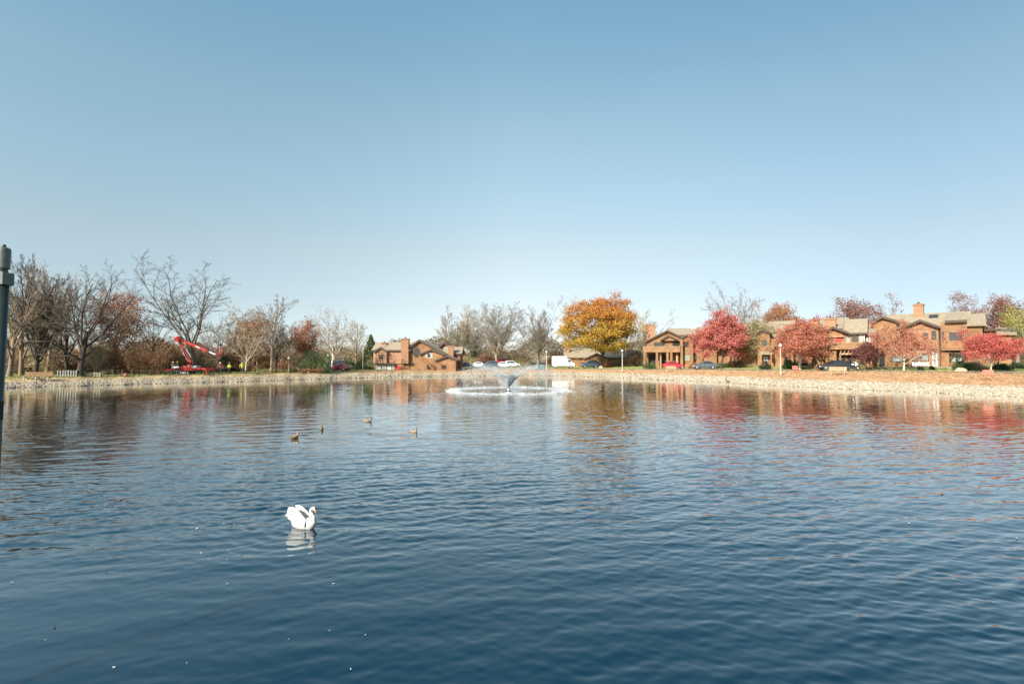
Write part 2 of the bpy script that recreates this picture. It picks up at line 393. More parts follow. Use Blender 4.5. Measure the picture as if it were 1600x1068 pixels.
SWAN_XY = (on_z(471, 823).x, on_z(471, 823).y)
FOUNT_XY = (on_z(794, 610.5).x, on_z(794, 610.5).y)
def water():
    """one sheet with real ripples: a sum of small travelling waves, finer where gusts touch it"""
    half = math.radians(53)
    rs_ = [2.2]
    while rs_[-1] < 112: rs_.append(rs_[-1] + min(.09, max(.02, .0045 * rs_[-1] * (1 if rs_[-1] > 6 else .8))))
    rs_ = np.array(rs_); ph = np.linspace(-half, half, 1350)
    P, R = np.meshgrid(ph, rs_, indexing='ij'); lim = shoreR(P) + 1.2; R = np.minimum(R, lim)
    X, Y = R * np.sin(P), R * np.cos(P); rng = np.random.default_rng(77); Z = np.zeros_like(X)
    gust = np.zeros_like(X)
    for k in range(7):
        a = rng.uniform(0, 6.28); w = rng.uniform(9, 30); gust += np.sin((X * math.cos(a) * .6 + Y * math.sin(a)) * 6.283 / w + rng.uniform(0, 6.28))
    gust = np.clip(.75 + .16 * gust, .35, 1.2)
    nearcalm = np.clip((np.hypot(X + 2, Y) - 3) / 8, .55, 1)          # the lee of the near bank lies calmer
    def add(n, l0, l1, spread, slope, mod):
        for k in range(n):
            l = math.exp(rng.uniform(math.log(l0), math.log(l1))); a = math.pi / 2 + .12 + rng.normal(0, spread); q = 6.283 / l
            Z[...] += mod * (slope / math.sqrt(n) * 1.414 / q) * np.sin(q * (X * math.cos(a) + Y * math.sin(a)) + rng.uniform(0, 6.28))
    rr_ = np.hypot(X, Y); far = np.interp(rr_, [3, 7, 14, 24, 36, 48, 80], [1.05, 1.3, 1.75, 1.5, .95, .5, .45])
    add(10, .7, 1.7, .5, .018, nearcalm * far)
    add(34, .2, .5, .40, .050, gust * nearcalm * far)
    add(34, .11, .2, .5, .050, gust * nearcalm ** 1.5 * far)
    d = np.hypot(X - SWAN_XY[0], Y - SWAN_XY[1]); Z += .006 * np.sin(d * 21) * np.exp(-d / 1.3) * np.clip(d * 3, 0, 1)
    d = np.hypot(X - FOUNT_XY[0], Y - FOUNT_XY[1]); Z += .012 * np.sin(d * 9) * np.exp(-np.abs(d - 6) / 3)
    Z *= np.clip((lim - R) * .8, .1, 1)
    nr = len(rs_); V = np.stack([X, Y, Z], -1).reshape(-1, 3)
    I, J = np.meshgrid(np.arange(len(ph) - 1), np.arange(nr - 1), indexing='ij')
    keep = (R[:-1, :-1] < lim[:-1, :-1] - 1e-6)
    q = np.stack([I * nr + J, I * nr + J + 1, (I + 1) * nr + J + 1, (I + 1) * nr + J], -1)[keep]
    # plain rest of the pond round and behind the viewer
    pb = np.concatenate([np.linspace(half, 2 * math.pi - half, 140)]); Rb = shoreR((pb + math.pi) % (2 * math.pi) - math.pi) + 1.2
    ks = np.array([0.0, .3, .6, 1.0]); Rr = 2.2 + (np.maximum(Rb, 2.3) - 2.2)[:, None] * ks[None]
    Vb = np.stack([Rr * np.sin(pb)[:, None], Rr * np.cos(pb)[:, None], np.zeros_like(Rr)], -1).reshape(-1, 3); nb = len(V)
    I, J = np.meshgrid(np.arange(139), np.arange(3), indexing='ij'); qb = nb + np.stack([I * 4 + J, I * 4 + J + 1, (I + 1) * 4 + J + 1, (I + 1) * 4 + J], -1).reshape(-1, 4)
    pc = np.linspace(0, 2 * math.pi, 60, endpoint=False); nc = nb + len(Vb)
    Vc = np.concatenate([np.stack([2.25 * np.sin(pc), 2.25 * np.cos(pc), np.full(60, -.004)], -1), np.stack([.01 * np.sin(pc), .01 * np.cos(pc), np.full(60, -.004)], -1)])
    qc = np.array([[nc + a, nc + (a + 1) % 60, nc + 60 + (a + 1) % 60, nc + 60 + a] for a in range(60)])
    m = bpy.data.materials.new('pond_water'); m.use_nodes = True; nt = m.node_tree; b = nt.nodes["Principled BSDF"]
    b.inputs["Base Color"].default_value = (.0, .016, .027, 1); b.inputs["Roughness"].default_value = .02; b.inputs["IOR"].default_value = 1.5; b.inputs["Coat Weight"].default_value = 1; b.inputs["Coat IOR"].default_value = 1.34; b.inputs["Coat Roughness"].default_value = .02; nt.links.new(nt.nodes.new("ShaderNodeNewGeometry").outputs["Normal"], b.inputs["Coat Normal"]); b.inputs["Specular Tint"].default_value = (.06, .6, 1, 1)
    tc = N(nt, "ShaderNodeTexCoord"); mp = N(nt, "ShaderNodeMapping"); mp.inputs["Scale"].default_value = (.6, 1, 1); nt.links.new(tc.outputs["Object"], mp.inputs[0])
    n = N(nt, "ShaderNodeTexNoise"); n.inputs["Scale"].default_value = 11; n.inputs["Detail"].default_value = 2; nt.links.new(mp.outputs[0], n.inputs[0])
    bm = N(nt, "ShaderNodeBump"); bm.inputs["Strength"].default_value = .5; bm.inputs["Distance"].default_value = .004
    nt.links.new(n.outputs[0], bm.inputs["Height"]); nt.links.new(bm.outputs[0], b.inputs["Normal"])
    o = npobj('water', np.concatenate([V, Vb, Vc]), np.concatenate([q, qb, qc]), m, smooth=True); o['kind'] = 'structure'
    print('water faces', len(q))
water()

def blob_scatter(name, P, S, mt, seed, squash=.7, kind='stuff', label=None):
    rng = np.random.default_rng(seed)
    bm = bmesh.new(); bmesh.ops.create_icosphere(bm, subdivisions=1, radius=1)
    bv = np.array([v.co[:] for v in bm.verts]); bf = np.array([[v.index for v in f.verts] for f in bm.faces]); bm.free()
    n = len(P); q = rng.normal(size=(n, 3, 3)); q, _ = np.linalg.qr(q)
    v = bv[None] * rng.uniform(.72, 1.25, (n, len(bv), 1)); v = v * np.stack([rng.uniform(.7, 1.3, n), rng.uniform(.7, 1.3, n), rng.uniform(.5, .9, n)], -1)[:, None, :]
    v = np.einsum('nij,nkj->nki', q, v) * S[:, None, None]; v[..., 2] *= squash
    v += P[:, None]
    f = (bf[None] + (np.arange(n) * len(bv))[:, None, None]).reshape(-1, 3)
    o = npobj(name, v.reshape(-1, 3), f, mt); o['kind'] = kind
    if label: o['label'] = label
    return o
def riprap():
    rng = np.random.default_rng(3); n = 32000
    px = rng.uniform(-60, 1660, n); ph = np.arctan((px - 800) / 800)
    w1 = tab(px, T_W1); s = rng.uniform(-.03, 1, n) * w1 * rng.uniform(.8, 1.12, n); r = shoreR(ph) + s
    P = np.stack([r * np.sin(ph), r * np.cos(ph), height(ph, s) + .02], -1)
    S = rng.gamma(4, .028, n).clip(.06, .34) * np.interp(px, [0, 500, 1000], [.52, .62, .82])
    blob_scatter('riprap', P, S, mat('pale_limestone_rock', (.60, .545, .45), .92, .16, 1.3, kind='leaf',
                 col2=[(.57, .49, .37), (.70, .62, .48), (.40, .33, .24), (.63, .54, .41)]), 4, label='band of pale limestone rocks along the waterline')
riprap()

def leaf_mesh(P, size, rng, up=0.0, aspect=.7):
    n = len(P); nrm = rng.normal(size=(n, 3)); nrm[:, 2] += up; nrm /= np.linalg.norm(nrm, axis=1)[:, None]
    r = rng.normal(size=(n, 3)); a = np.cross(nrm, r); a /= np.linalg.norm(a, axis=1)[:, None]; b = np.cross(nrm, a)
    s = (size * rng.uniform(.6, 1.35, n))[:, None]; a = a * s * .5; b = b * s * .5 * aspect
    V = np.stack([P - a, P - b * 1.0, P + a, P + b], 1)
    return V.reshape(-1, 3), np.arange(4 * n).reshape(-1, 4)
def litter():
    rng = np.random.default_rng(5); n = 26000
    px = rng.uniform(560, 1660, n); ph = np.arctan((px - 800) / 800); w1, w2 = tab(px, T_W1), tab(px, T_W2)
    s = w1 * .95 + rng.uniform(0, 1, n) * (w2 + 1.2); r = shoreR(ph) + s
    P = np.stack([r * np.sin(ph), r * np.cos(ph), height(ph, s) + .05], -1)
    V, Fq = leaf_mesh(P, .13, rng, up=2.5)
    mt = mat('fallen_leaves', (0, 0, 0), .8, kind='leaf', col2=[(.58, .33, .17), (.64, .44, .26), (.42, .21, .11), (.64, .38, .19)])
    o = npobj('leaf_litter', V, Fq, mt); tagp(o, 'orange brown leaf litter over the bank above the rocks', 'leaf litter', kind='stuff')
    n = 24000; px = rng.uniform(-60, 1660, n); ph = np.arctan((px - 800) / 800); w = tab(px, T_W1) + tab(px, T_W2)
    s = np.where(px < 600, w - 1.2 + rng.uniform(0, 14, n), w + 7.4 + rng.uniform(0, 16, n)); r = shoreR(ph) + s
    P = np.stack([r * np.sin(ph), r * np.cos(ph), height(ph, s) + .06], -1)
    V, Fq = leaf_mesh(P, .2, rng, up=0, aspect=.5)
    mt = mat('grass_blades', (0, 0, 0), .8, kind='leaf', col2=[(.33, .37, .11), (.40, .42, .14), (.26, .31, .09), (.42, .38, .17)])
    o = npobj('grass_tufts', V, Fq, mt); tagp(o, 'short grass tufts on the lawns and left bank', 'grass', kind='stuff')
litter()

# ------------------------------------------------------------------ trees
def nrm3(a): return a / np.maximum(np.linalg.norm(a, axis=-1, keepdims=True), 1e-9)
def turn(d, ang, az):
    ref = np.where(np.abs(d[:, 2:3]) < .9, [[0, 0, 1.]], [[1., 0, 0]]); u = nrm3(np.cross(d, ref)); v = np.cross(d, u)
    return d * np.cos(ang)[:, None] + (u * np.cos(az)[:, None] + v * np.sin(az)[:, None]) * np.sin(ang)[:, None]
def polyl(st, d, L, K, bend, up, rng):
    P = [st]; step = (L / (K - 1))[:, None]
    for k in range(K - 1):
        d = nrm3(d + rng.normal(0, bend, d.shape) + np.array([0, 0, up])); P.append(P[-1] + d * step)
    return np.stack(P, 1)
def kids(P, R, n, t0, t1, a0, a1, lf, K, bend, up, rng, rf=.6, rmin=.008, taper=.35, shape=.5, rlen=None):
    Nn, K0, _ = P.shape
    t = t0 + (t1 - t0) * (np.arange(n)[None] + rng.uniform(0, 1, (Nn, n))) / n; t = t.clip(0, .999)
    x = t * (K0 - 1); i = x.astype(int); fr = (x - i)[..., None]; ii = np.arange(Nn)[:, None]
    st = P[ii, i] * (1 - fr) + P[ii, i + 1] * fr; tg = nrm3(P[ii, i + 1] - P[ii, i])
    rr = R[ii, i] * (1 - fr[..., 0]) + R[ii, i + 1] * fr[..., 0]
    L = np.linalg.norm(P[:, -1] - P[:, 0], axis=1) if rlen is None else np.full(Nn, rlen)
    L = L[:, None] * lf * (1 - shape * t) * rng.uniform(.7, 1.25, (Nn, n))
    ang = rng.uniform(a0, a1, (Nn, n)) * (1.1 - .35 * t); az = (np.arange(n)[None] * 2.4 + rng.uniform(0, 6.28, (Nn, 1)) + rng.normal(0, .5, (Nn, n)))
    d = turn(tg.reshape(-1, 3), ang.ravel(), az.ravel())
    Q = polyl(st.reshape(-1, 3), d, L.ravel(), K, bend, up, rng)
    r0 = np.maximum(rr.ravel() * rf, rmin)
    RQ = r0[:, None] * np.linspace(1, taper, K)[None]; RQ = np.maximum(RQ, rmin * .6)
    return Q, RQ
def tubes(levels, sides):
    Vs, Fs, off = [], [], 0
    for (P, R), S in zip(levels, sides):
        Nn, K, _ = P.shape; d = nrm3(P[:, -1] - P[:, 0])
        ref = np.where(np.abs(d[:, 2:3]) < .9, [[0, 0, 1.]], [[1., 0, 0]]); u = nrm3(np.cross(d, ref)); v = np.cross(d, u)
        a = np.arange(S) * 2 * np.pi / S
        ring = u[:, None, None] * np.cos(a)[None, None, :, None] + v[:, None, None] * np.sin(a)[None, None, :, None]
        V = P[:, :, None] + ring * R[:, :, None, None]; Vs.append(V.reshape(-1, 3))
        n_, k_, s_ = np.meshgrid(np.arange(Nn), np.arange(K - 1), np.arange(S), indexing='ij'); s2 = (s_ + 1) % S
        b = off + n_ * K * S + k_ * S
        Fs.append(np.stack([b + s_, b + s2, b + S + s2, b + S + s_], -1).reshape(-1, 4)); off += Nn * K * S
    return np.concatenate(Vs), np.concatenate(Fs)
KINDS = dict(
    vase=dict(tf=.2, n1=15, t1=(.45, 1), a1=(.04, .85), l1=.85, up1=.05, n2=9, a2=(.35, .9), l2=.42, up2=.07, up3=.09, n3=8, l3=.5, n4=7, l4=.5, n5=4),
    spread=dict(tf=.36, n1=9, t1=(.3, 1), a1=(.35, 1.25), l1=.6, up1=.05, n2=8, a2=(.4, .95), l2=.52, up2=.05, n3=7, l3=.5, n4=5, l4=.5, n5=1),
    tall=dict(tf=.78, n1=18, t1=(.2, 1), a1=(.5, 1.05), l1=.42, up1=.08, n2=7, a2=(.4, .9), l2=.5, up2=.05, n3=6, l3=.5, n4=5, l4=.5, n5=3),
    open=dict(tf=.42, n1=6, t1=(.45, 1), a1=(.2, .85), l1=.72, up1=.06, n2=8, a2=(.35, .8), l2=.5, up2=.06, n3=7, l3=.45, n4=5, l4=.5, n5=2),
    maple=dict(tf=.34, n1=11, t1=(.4, 1), a1=(.1, 1.25), l1=.55, up1=.03, n2=7, a2=(.4, 1.0), l2=.5, up2=.02, n3=5, l3=.5, n4=5, l4=.55, n5=0),
    brush=dict(tf=.06, n1=13, t1=(0, 1), a1=(.2, 1.25), l1=.9, up1=.03, n2=8, a2=(.3, .9), l2=.5, up2=.03, n3=6, l3=.5, n4=3, l4=.55, n5=0),
)
def grow(kind, H, W, seed, tr=.016, r0=None, lean=0.0, cut=None):
    k = dict(KINDS[kind]); 
    if cut: k.update(cut)
    rng = np.random.default_rng(seed); r0 = r0 or .017 * H
    T = polyl(np.array([[0., 0, -.15]]), np.array([[0, 0, 1.]]), np.array([k['tf'] * H]), 7, .05, .02, rng)
    RT = (r0 * np.array([1.35, 1.0, .93, .88, .82, .75, .62]))[None]
    if k['tf'] > .6: RT = (r0 * np.linspace(1.2, .25, 7))[None]
    A = kids(T, RT, k['n1'], *k['t1'], *k['a1'], k['l1'], 7, .09, k['up1'], rng, rf=.5, taper=.28, shape=.25 if k['tf'] < .6 else .55, rlen=H)
    B = kids(*A, k['n2'], .12, 1, *k['a2'], k['l2'], 6, .17, k['up2'] * .7, rng, rf=.6, rmin=tr * 1.5, taper=.4)
    C = kids(*B, k['n3'], .15, 1, .35, .95, k['l3'], 5, .18, k.get('up3', .02), rng, rf=.6, rmin=tr * 1.15, taper=.5)
    D = kids(*C, k['n4'], .2, 1, .3, .8, k['l4'], 3, .12, .03, rng, rf=.7, rmin=tr, taper=.6)
    L = [(T, RT), A, B, C, D]
    if k['n5']: L.append(kids(*D, k['n5'], .2, 1, .3, .8, .6, 3, .12, .02, rng, rf=.8, rmin=tr * .8, taper=.6))
    allp = np.concatenate([q[0].reshape(-1, 3) for q in L]); lo, hi = np.percentile(allp, .3, 0), np.percentile(allp, 99.7, 0)
    zs = H / max(hi[2], .1); cx, cy = (lo[0] + hi[0]) / 2, (lo[1] + hi[1]) / 2
    sx, sy = W / (hi[0] - lo[0]), W * .95 / (hi[1] - lo[1])
    out = []
    for P, R in L:
        h = P[..., 2] / max(hi[2], .1); hc = np.clip(h, 0, 1)
        Q = np.stack([(P[..., 0] - cx * hc) * (1 + (sx - 1) * np.clip(h * 6, 0, 1)) + lean * hc, (P[..., 1] - cy * hc) * (1 + (sy - 1) * np.clip(h * 6, 0, 1)), P[..., 2] * zs], -1)
        out.append((Q, R))
    return out, rng
def tree(px, Y, xl, xr, yt, kind, label, cat='tree', seed=1, bark='bark', twig='twig', leaves=None, nleaf=0, lsize=.2, jit=.35,
         group=None, name='tree', tr=.0125, r0=None, top2=None, yb=None, cut=None, lowcut=0.0, fill=.0, topn=.45):
    g = ground(px, Y); ztop = at(px, yt, Y).z; H = ztop - g.z; W = (xr - xl) * Y / F; lean = ((xl + xr) / 2 - px) * Y / F
    L, rng = grow(kind, H, W, seed, tr, r0, lean, cut)
    root = empty(name, g, 0, label, cat, group)
    V, Fq = tubes(L[:2], [8, 6]); npobj('trunk', V, Fq, m_(bark), root, smooth=True)
    if not leaves:
        V, Fq = tubes(L[2:], [5, 3, 3, 3]); npobj('crown', V, Fq, m_(twig), root)
    else:
        V, Fq = tubes(L[2:4], [4, 3]); npobj('branches', V, Fq, m_(twig), root)
        src = np.concatenate([L[4][0].reshape(-1, 3), L[3][0][:, 1:].reshape(-1, 3)])
        if lowcut: src = src[src[:, 2] > lowcut * H]
        P = src[rng.integers(0, len(src), nleaf)] + rng.normal(0, jit, (nleaf, 3))
        nf = int(nleaf * fill)
        if nf:
            z0 = lowcut * H; nc = 90; ii = np.arange(nc) + .5; zz = 1 - 2 * ii / nc; aa = ii * 2.39996; rr = np.sqrt(1 - zz * zz)
            c = nrm3(np.stack([rr * np.cos(aa), rr * np.sin(aa), zz], 1) + rng.normal(0, .12, (nc, 3))) * rng.uniform(.42, .96, (nc, 1))
            cw = np.clip(1.08 - topn * np.clip(c[:, 2:3], 0, 1) + .4 * np.clip(-c[:, 2:3], 0, 1), .3, 1.4)
            c = c * np.concatenate([np.repeat(W / 2, nc)[:, None] * cw, np.repeat(W / 2, nc)[:, None] * cw, np.full((nc, 1), (H - z0) / 2)], 1) + [0, 0, (H + z0) / 2]
            c[:, 0] += lean * c[:, 2] / H; q = c[rng.integers(0, nc, nf)]
            P[:nf] = q + rng.normal(size=(nf, 3)) * np.array([W * .052, W * .052, (H - z0) * .032])
        P = P[P[:, 2] > lowcut * H * .9]
        if top2:
            fr, key2 = top2; mid = P[:, 2] + rng.normal(0, .12 * H, len(P)) < fr * H
            V1, F1 = leaf_mesh(P[~mid], lsize, rng, .3); V2, F2 = leaf_mesh(P[mid], lsize, rng, .3)
            V = np.concatenate([V1, V2]); Fq = np.concatenate([F1, F2 + len(V1)])
            o = npobj('crown', V, Fq, [leafm(leaves), leafm(key2)], root)
            o.data.polygons.foreach_set('material_index', np.concatenate([np.zeros(len(F1)), np.ones(len(F2))]).astype(np.int32))
        else:
            V, Fq = leaf_mesh(P, lsize, rng, .3); npobj('crown', V, Fq, leafm(leaves), root)
    return root

# --- left bank
GL = 'bare trees on the left bank'
tree(14, 66, -40, 75, 404, 'spread', 'bare multi-limbed tree beside the metal post at the left edge', seed=11, bark='bark', group=GL, cut=dict(n3=7))
tree(33, 71, -25, 100, 418, 'spread', 'slender leafless tree behind the left end of the long bench', seed=12, twig='twigpale', group=GL)
tree(56, 70, 5, 120, 399, 'vase', 'dark forked leafless tree rising behind the long bench', seed=13, bark='barkdark', twig='twigdark', group=GL)
tree(72, 76, 30, 130, 425, 'spread', 'thin grey bare tree between the forked tree and the picket fence', seed=14, twig='twigpale', group=GL)
tree(104, 75, 50, 165, 440, 'spread', 'low spreading bare tree behind the grey picket fence', seed=15, bark='barkdark', group=GL)
tree(125, 67, 60, 212, 403, 'spread', 'tall bare tree with thick black trunk between the picket fences', seed=16, bark='barkdark', twig='twigdark', r0=.36, group=GL, cut=dict(n1=9, a1=(.3, 1.35)))
tree(178, 80, 136, 236, 450, 'maple', 'broad tree with thin rust brown leaves left of the leaning bare tree', seed=17, leaves='rust', fill=.5, nleaf=14000, lsize=.19, jit=.3, lowcut=.25)
tree(150, 76, 118, 195, 520, 'brush', 'many-stemmed bare tree behind the low white fence', seed=18, twig='twigpale', group=GL)
tree(308, 84, 205, 356, 404, 'open', 'tall leaning bare tree with open crown above the red lift', seed=5, bark='barkmid', twig='twigdark', r0=.34, group=GL, tr=.016, cut=dict(n1=7, a1=(.1, .75), n4=5, tf=.36))
tree(232, 88, 185, 285, 488, 'spread', 'small grey bare tree left of the leaning bare tree', seed=20, bark='barkmid', twig='twigdark', group=GL)
tree(335, 90, 295, 392, 492, 'spread', 'short bare tree behind the lift platform', seed=21, twig='twigpale', group=GL)
tree(372, 92, 335, 420, 470, 'tall', 'pale wispy bare tree behind the orange-leafed tree', seed=22, twig='twigpale', group=GL)
tree(402, 90, 366, 440, 488, 'maple', 'orange brown tree behind the pale forked trunk', seed=23, leaves='orangebrown', fill=.5, nleaf=10000, lsize=.2, twig='twigpale', lowcut=.25)
tree(383, 82, 345, 425, 500, 'open', 'pale-trunked tree beside the rightmost yellow-jacketed worker', seed=24, bark='barkpale', twig='twigpale', group=GL)
tree(423, 84, 392, 462, 461, 'tall', 'tall bare tree with pale leaning trunk', seed=25, bark='barktan', twig='twiggrey', group=GL)
tree(431, 85, 412, 466, 500, 'open', 'short dark bare tree touching the pale leaning trunk', seed=26, bark='barkdark', twig='twigdark', group=GL)
tree(477, 98, 456, 503, 496, 'maple', 'rust brown leafy tree behind the round green shrub', seed=28, leaves='rust', fill=.5, nleaf=9000, lsize=.2, lowcut=.2)
tree(518, 96, 486, 557, 479, 'spread', 'whitish tree with sparse pinkish leaves behind the parked van', seed=29, bark='barkpale', twig='twigpale', leaves='plum', nleaf=2200, lsize=.17, tr=.022)
tree(555, 112, 540, 578, 500, 'tall', 'faint bare sapling left of the pine', seed=30, twig='twigpale', group=GL)
# --- centre
GC = 'large bare trees beyond the fountain'
tree(712, 142, 680, 748, 482, 'vase', 'brownish bare tree leaning over the right end of the lodge', seed=31, twig='twig', group=GC)
tree(738, 150, 700, 775, 476, 'vase', 'pale bare tree behind the small green pine', seed=32, twig='twigpale', group=GC)
tree(776, 136, 728, 822, 471, 'vase', 'wide vase-shaped bare tree directly behind the fountain', seed=33, bark='barktan', twig='twiggrey', group=GC, tr=.014, r0=.34)
tree(840, 134, 806, 886, 470, 'vase', 'vase-shaped bare tree left of the cream lamp post and truck', seed=34, bark='bark', twig='twiggrey', group=GC, tr=.014, r0=.3)
tree(893, 146, 872, 915, 462, 'tall', 'thin bare tree showing behind the left of the golden tree', seed=35, twig='twigpale', group=GC)
tree(1010, 140, 985, 1055, 484, 'vase', 'grey bare tree behind the chimney of the porch house', seed=36, twig='twigpale', group=GC)
tree(938, 116, 884, 1001, 457, 'maple', 'large golden orange tree, yellow below and orange on top', cat='tree', seed=37, bark='barkdark', r0=.42, leaves='orange_top', fill=.8, topn=.1, nleaf=42000,
     lsize=.32, jit=.5, top2=(.62, 'yellow_low'), lowcut=.16, cut=dict(n1=13))
tree(979, 118, 955, 1008, 520, 'spread', 'dark-trunked bare tree right of the golden tree', seed=38, bark='barkdark', leaves='plum', nleaf=1500, lsize=.2)
# --- right
tree(1127, 92, 1087, 1166, 487, 'maple', 'full crimson tree beside the slate sedan', seed=41, bark='barkdark', leaves='red', fill=.6, nleaf=26000, lsize=.24, jit=.33, lowcut=.14, cut=dict(n1=11, n2=7))
tree(1152, 116, 1096, 1192, 444, 'spread', 'tall bare tree rising behind the crimson tree', seed=42, bark='bark', twig='twiggrey', tr=.02)
tree(1180, 93, 1152, 1212, 500, 'maple', 'olive tan tree between the two red trees', seed=43, bark='barktan', leaves='olive', fill=.4, nleaf=11000, lsize=.2, jit=.32, lowcut=.15)
tree(1216, 122, 1186, 1252, 470, 'maple', 'rust orange tree showing above the gabled house roof', seed=44, leaves='rust', fill=.5, nleaf=13000, lsize=.28, lowcut=.3)
tree(1250, 79, 1213, 1297, 497, 'maple', 'red tree with pale trunk right of the tall lamp post', seed=45, bark='barkpale', leaves='redorange', fill=.5, nleaf=23000, lsize=.2, jit=.3, lowcut=.16, cut=dict(n1=11))
tree(1336, 120, 1300, 1392, 466, 'maple', 'purplish red tree behind the balcony house roof', seed=46, leaves='plum', fill=.4, nleaf=11000, lsize=.28, jit=.4, lowcut=.35)
tree(1376, 118, 1362, 1402, 478, 'spread', 'small plum tree left of the big chimney', seed=47, leaves='plum', nleaf=2500, lsize=.25)
tree(1352, 72, 1334, 1378, 533, 'maple', 'small dark purple tree in front of the dark doorway', seed=48, bark='barktan', leaves='purple', fill=.5, nleaf=8000, lsize=.14, jit=.2, lowcut=.25)
tree(1412, 69, 1364, 1462, 500, 'spread', 'thin orange-leafed tree with pale trunk in front of the chimney house', seed=49, bark='barkpale', twig='barktan', leaves='redorange', nleaf=8500, lsize=.16, jit=.2, lowcut=.18)
tree(1490, 118, 1466, 1512, 476, 'spread', 'small red-leafed tree peeking over the roof by the skylight', seed=50, leaves='plum', nleaf=2200, lsize=.25)
tree(1550, 100, 1505, 1596, 455, 'spread', 'broad purple brown tree behind the right end of the houses', seed=51, leaves='plum', nleaf=12000, lsize=.24, jit=.35, lowcut=.2)
tree(1590, 100, 1560, 1640, 452, 'spread', 'tall plum-coloured tree at the right edge', seed=52, leaves='purple', nleaf=7000, lsize=.24, jit=.35, lowcut=.2)
tree(1606, 76, 1550, 1665, 478, 'spread', 'yellow green tree with pale slanting limbs at the right edge', seed=53, bark='barkpale', twig='barktan', leaves='yellowgreen', nleaf=11000, lsize=.19, jit=.3, lowcut=.2)
tree(1548, 61, 1507, 1592, 516, 'maple', 'small scarlet tree with slim pale trunk behind the red bench', seed=54, bark='barkpale', leaves='scarlet', fill=.3, nleaf=15000, lsize=.14, jit=.2, lowcut=.32, cut=dict(a1=(.5, 1.35)))

def clump(px, Y, xl, xr, yt, leafkey, label, cat='shrub', seed=1, n=3500, lsize=.16, name='shrub', group=None, cone=False, stems=True, yb=None):
    g = ground((xl + xr) / 2, Y); H = at(px, yt, Y).z - g.z; W = (xr - xl) * Y / F; rng = np.random.default_rng(seed)
    root = empty(name, g, 0, label, cat, group)
    b = MB()
    if cone:
        b.tube([(0, 0, -.1), (0, 0, H * .5), (0, 0, H * .97)], [.03 * H * .6, .012 * H, .01], 7); b.build('trunk', 'bark', root)
        t = rng.uniform(0, 1, n) ** 1.25; tier = .75 + .35 * np.abs(np.sin(t * 22)); rad = (1.02 - t) * W / 2 * tier * np.sqrt(rng.uniform(.15, 1, n)); a = rng.uniform(0, 6.28, n)
        lob = 1 + .22 * np.sin(a * 5 + t * 9)
        P = np.stack([rad * lob * np.cos(a), rad * lob * np.sin(a), .08 * H + t * H * .92 - rad * .12], -1) + rng.normal(0, .06, (n, 3))
    else:
        for i in range(9):
            a = rng.uniform(0, 6.28); rr = rng.uniform(.1, .4) * W
            b.tube([(0, 0, -.1), (rr * .5 * math.cos(a), rr * .5 * math.sin(a), H * .4), (rr * math.cos(a), rr * math.sin(a), H * rng.uniform(.6, .85))], [.04, .03, .012], 5)
        b.build('stems', 'bark', root)
        nc = 34; c = rng.normal(size=(nc, 3)); c = nrm3(c) * rng.uniform(.35, .92, (nc, 1)); c[:, 2] = np.abs(c[:, 2]) * .95
        c = c * np.array([W / 2, W / 2, H * .8]) + [0, 0, H * .1]
        i = rng.integers(0, nc, n); P = c[i] + rng.normal(size=(n, 3)) * np.array([W * .085, W * .085, H * .085])
        P[:, 2] = np.clip(P[:, 2], .03, None)
    V, Fq = leaf_mesh(P, lsize, rng, .4); npobj('foliage', V, Fq, leafm(leafkey), root)
    return root
clump(578, 115, 557, 601, 523, 'pine', 'green pine tree left of the brick lodge', 'tree', 61, 9000, .26, name='pine_tree', cone=True)
clump(745, 150, 733, 758, 515, 'pine', 'small green pine beyond the fountain spray', 'tree', 62, 3500, .26, name='pine_tree', cone=True)
clump(489, 89.5, 464, 516, 540, 'pine', 'large rounded green shrub left of the parked van', 'shrub', 63, 9000, .17)
clump(556, 113, 528, 580, 560, 'darkgreen', 'dark green shrub mass right of the parked van', 'shrub', 64, 7000, .18)
clump(395, 96, 372, 432, 545, 'darkgreen', 'dark shrub behind the pale-trunked tree', 'shrub', 65, 7000, .18)
clump(362, 92, 340, 385, 548, 'darkgreen', 'dark green shrub behind the walking workers', 'shrub', 66, 5000, .18)
clump(562, 114, 550, 572, 548, 'olive', 'yellowish shrub beside the white street pole', 'shrub', 67, 3000, .2)
clump(1233, 83, 1222, 1246, 557, 'green', 'squared bright green hedge shrub behind the tall lamp post', 'shrub', 68, 7000, .12)
clump(1194, 84, 1186, 1204, 562, 'darkgreen', 'dark round shrub left of the tall lamp post', 'shrub', 69, 3000, .13)
clump(1504, 66, 1492, 1520, 561, 'green', 'leafy green shrub behind the pale boulder', 'shrub', 70, 5000, .12)
clump(1524, 66, 1510, 1542, 563, 'olive', 'yellow green shrub left of the scarlet tree trunk', 'shrub', 71, 5000, .12)
clump(1566, 65, 1552, 1578, 565, 'darkgreen', 'dark clipped shrub right of the scarlet tree trunk', 'shrub', 72, 5000, .11)
clump(1588, 65, 1578, 1600, 565, 'darkgreen', 'dark clipped shrub at the right edge', 'shrub', 73, 4000, .11)
clump(1439, 69, 1434, 1444, 570, 'darkgreen', 'little round shrub under the wide two-pane window', 'shrub', 74, 1500, .09)
clump(1456, 69, 1451, 1461, 570, 'darkgreen', 'little round shrub under the narrow white window', 'shrub', 75, 1500, .09)
clump(1341, 72, 1332, 1352, 557, 'olive', 'olive shrub behind the parked motorcycle', 'shrub', 76, 3000, .12)
clump(1086, 96, 1076, 1094, 564, 'orangebrown', 'low orange brown shrub behind the slate sedan', 'shrub', 77, 2500, .13)
clump(1280, 76, 1274, 1286, 566, 'orangebrown', 'small round rusty shrub left of the black car', 'shrub', 78, 2000, .1)
clump(1015, 100, 1004, 1026, 563, 'green', 'low green shrub under the porch balcony', 'shrub', 79, 2500, .13)
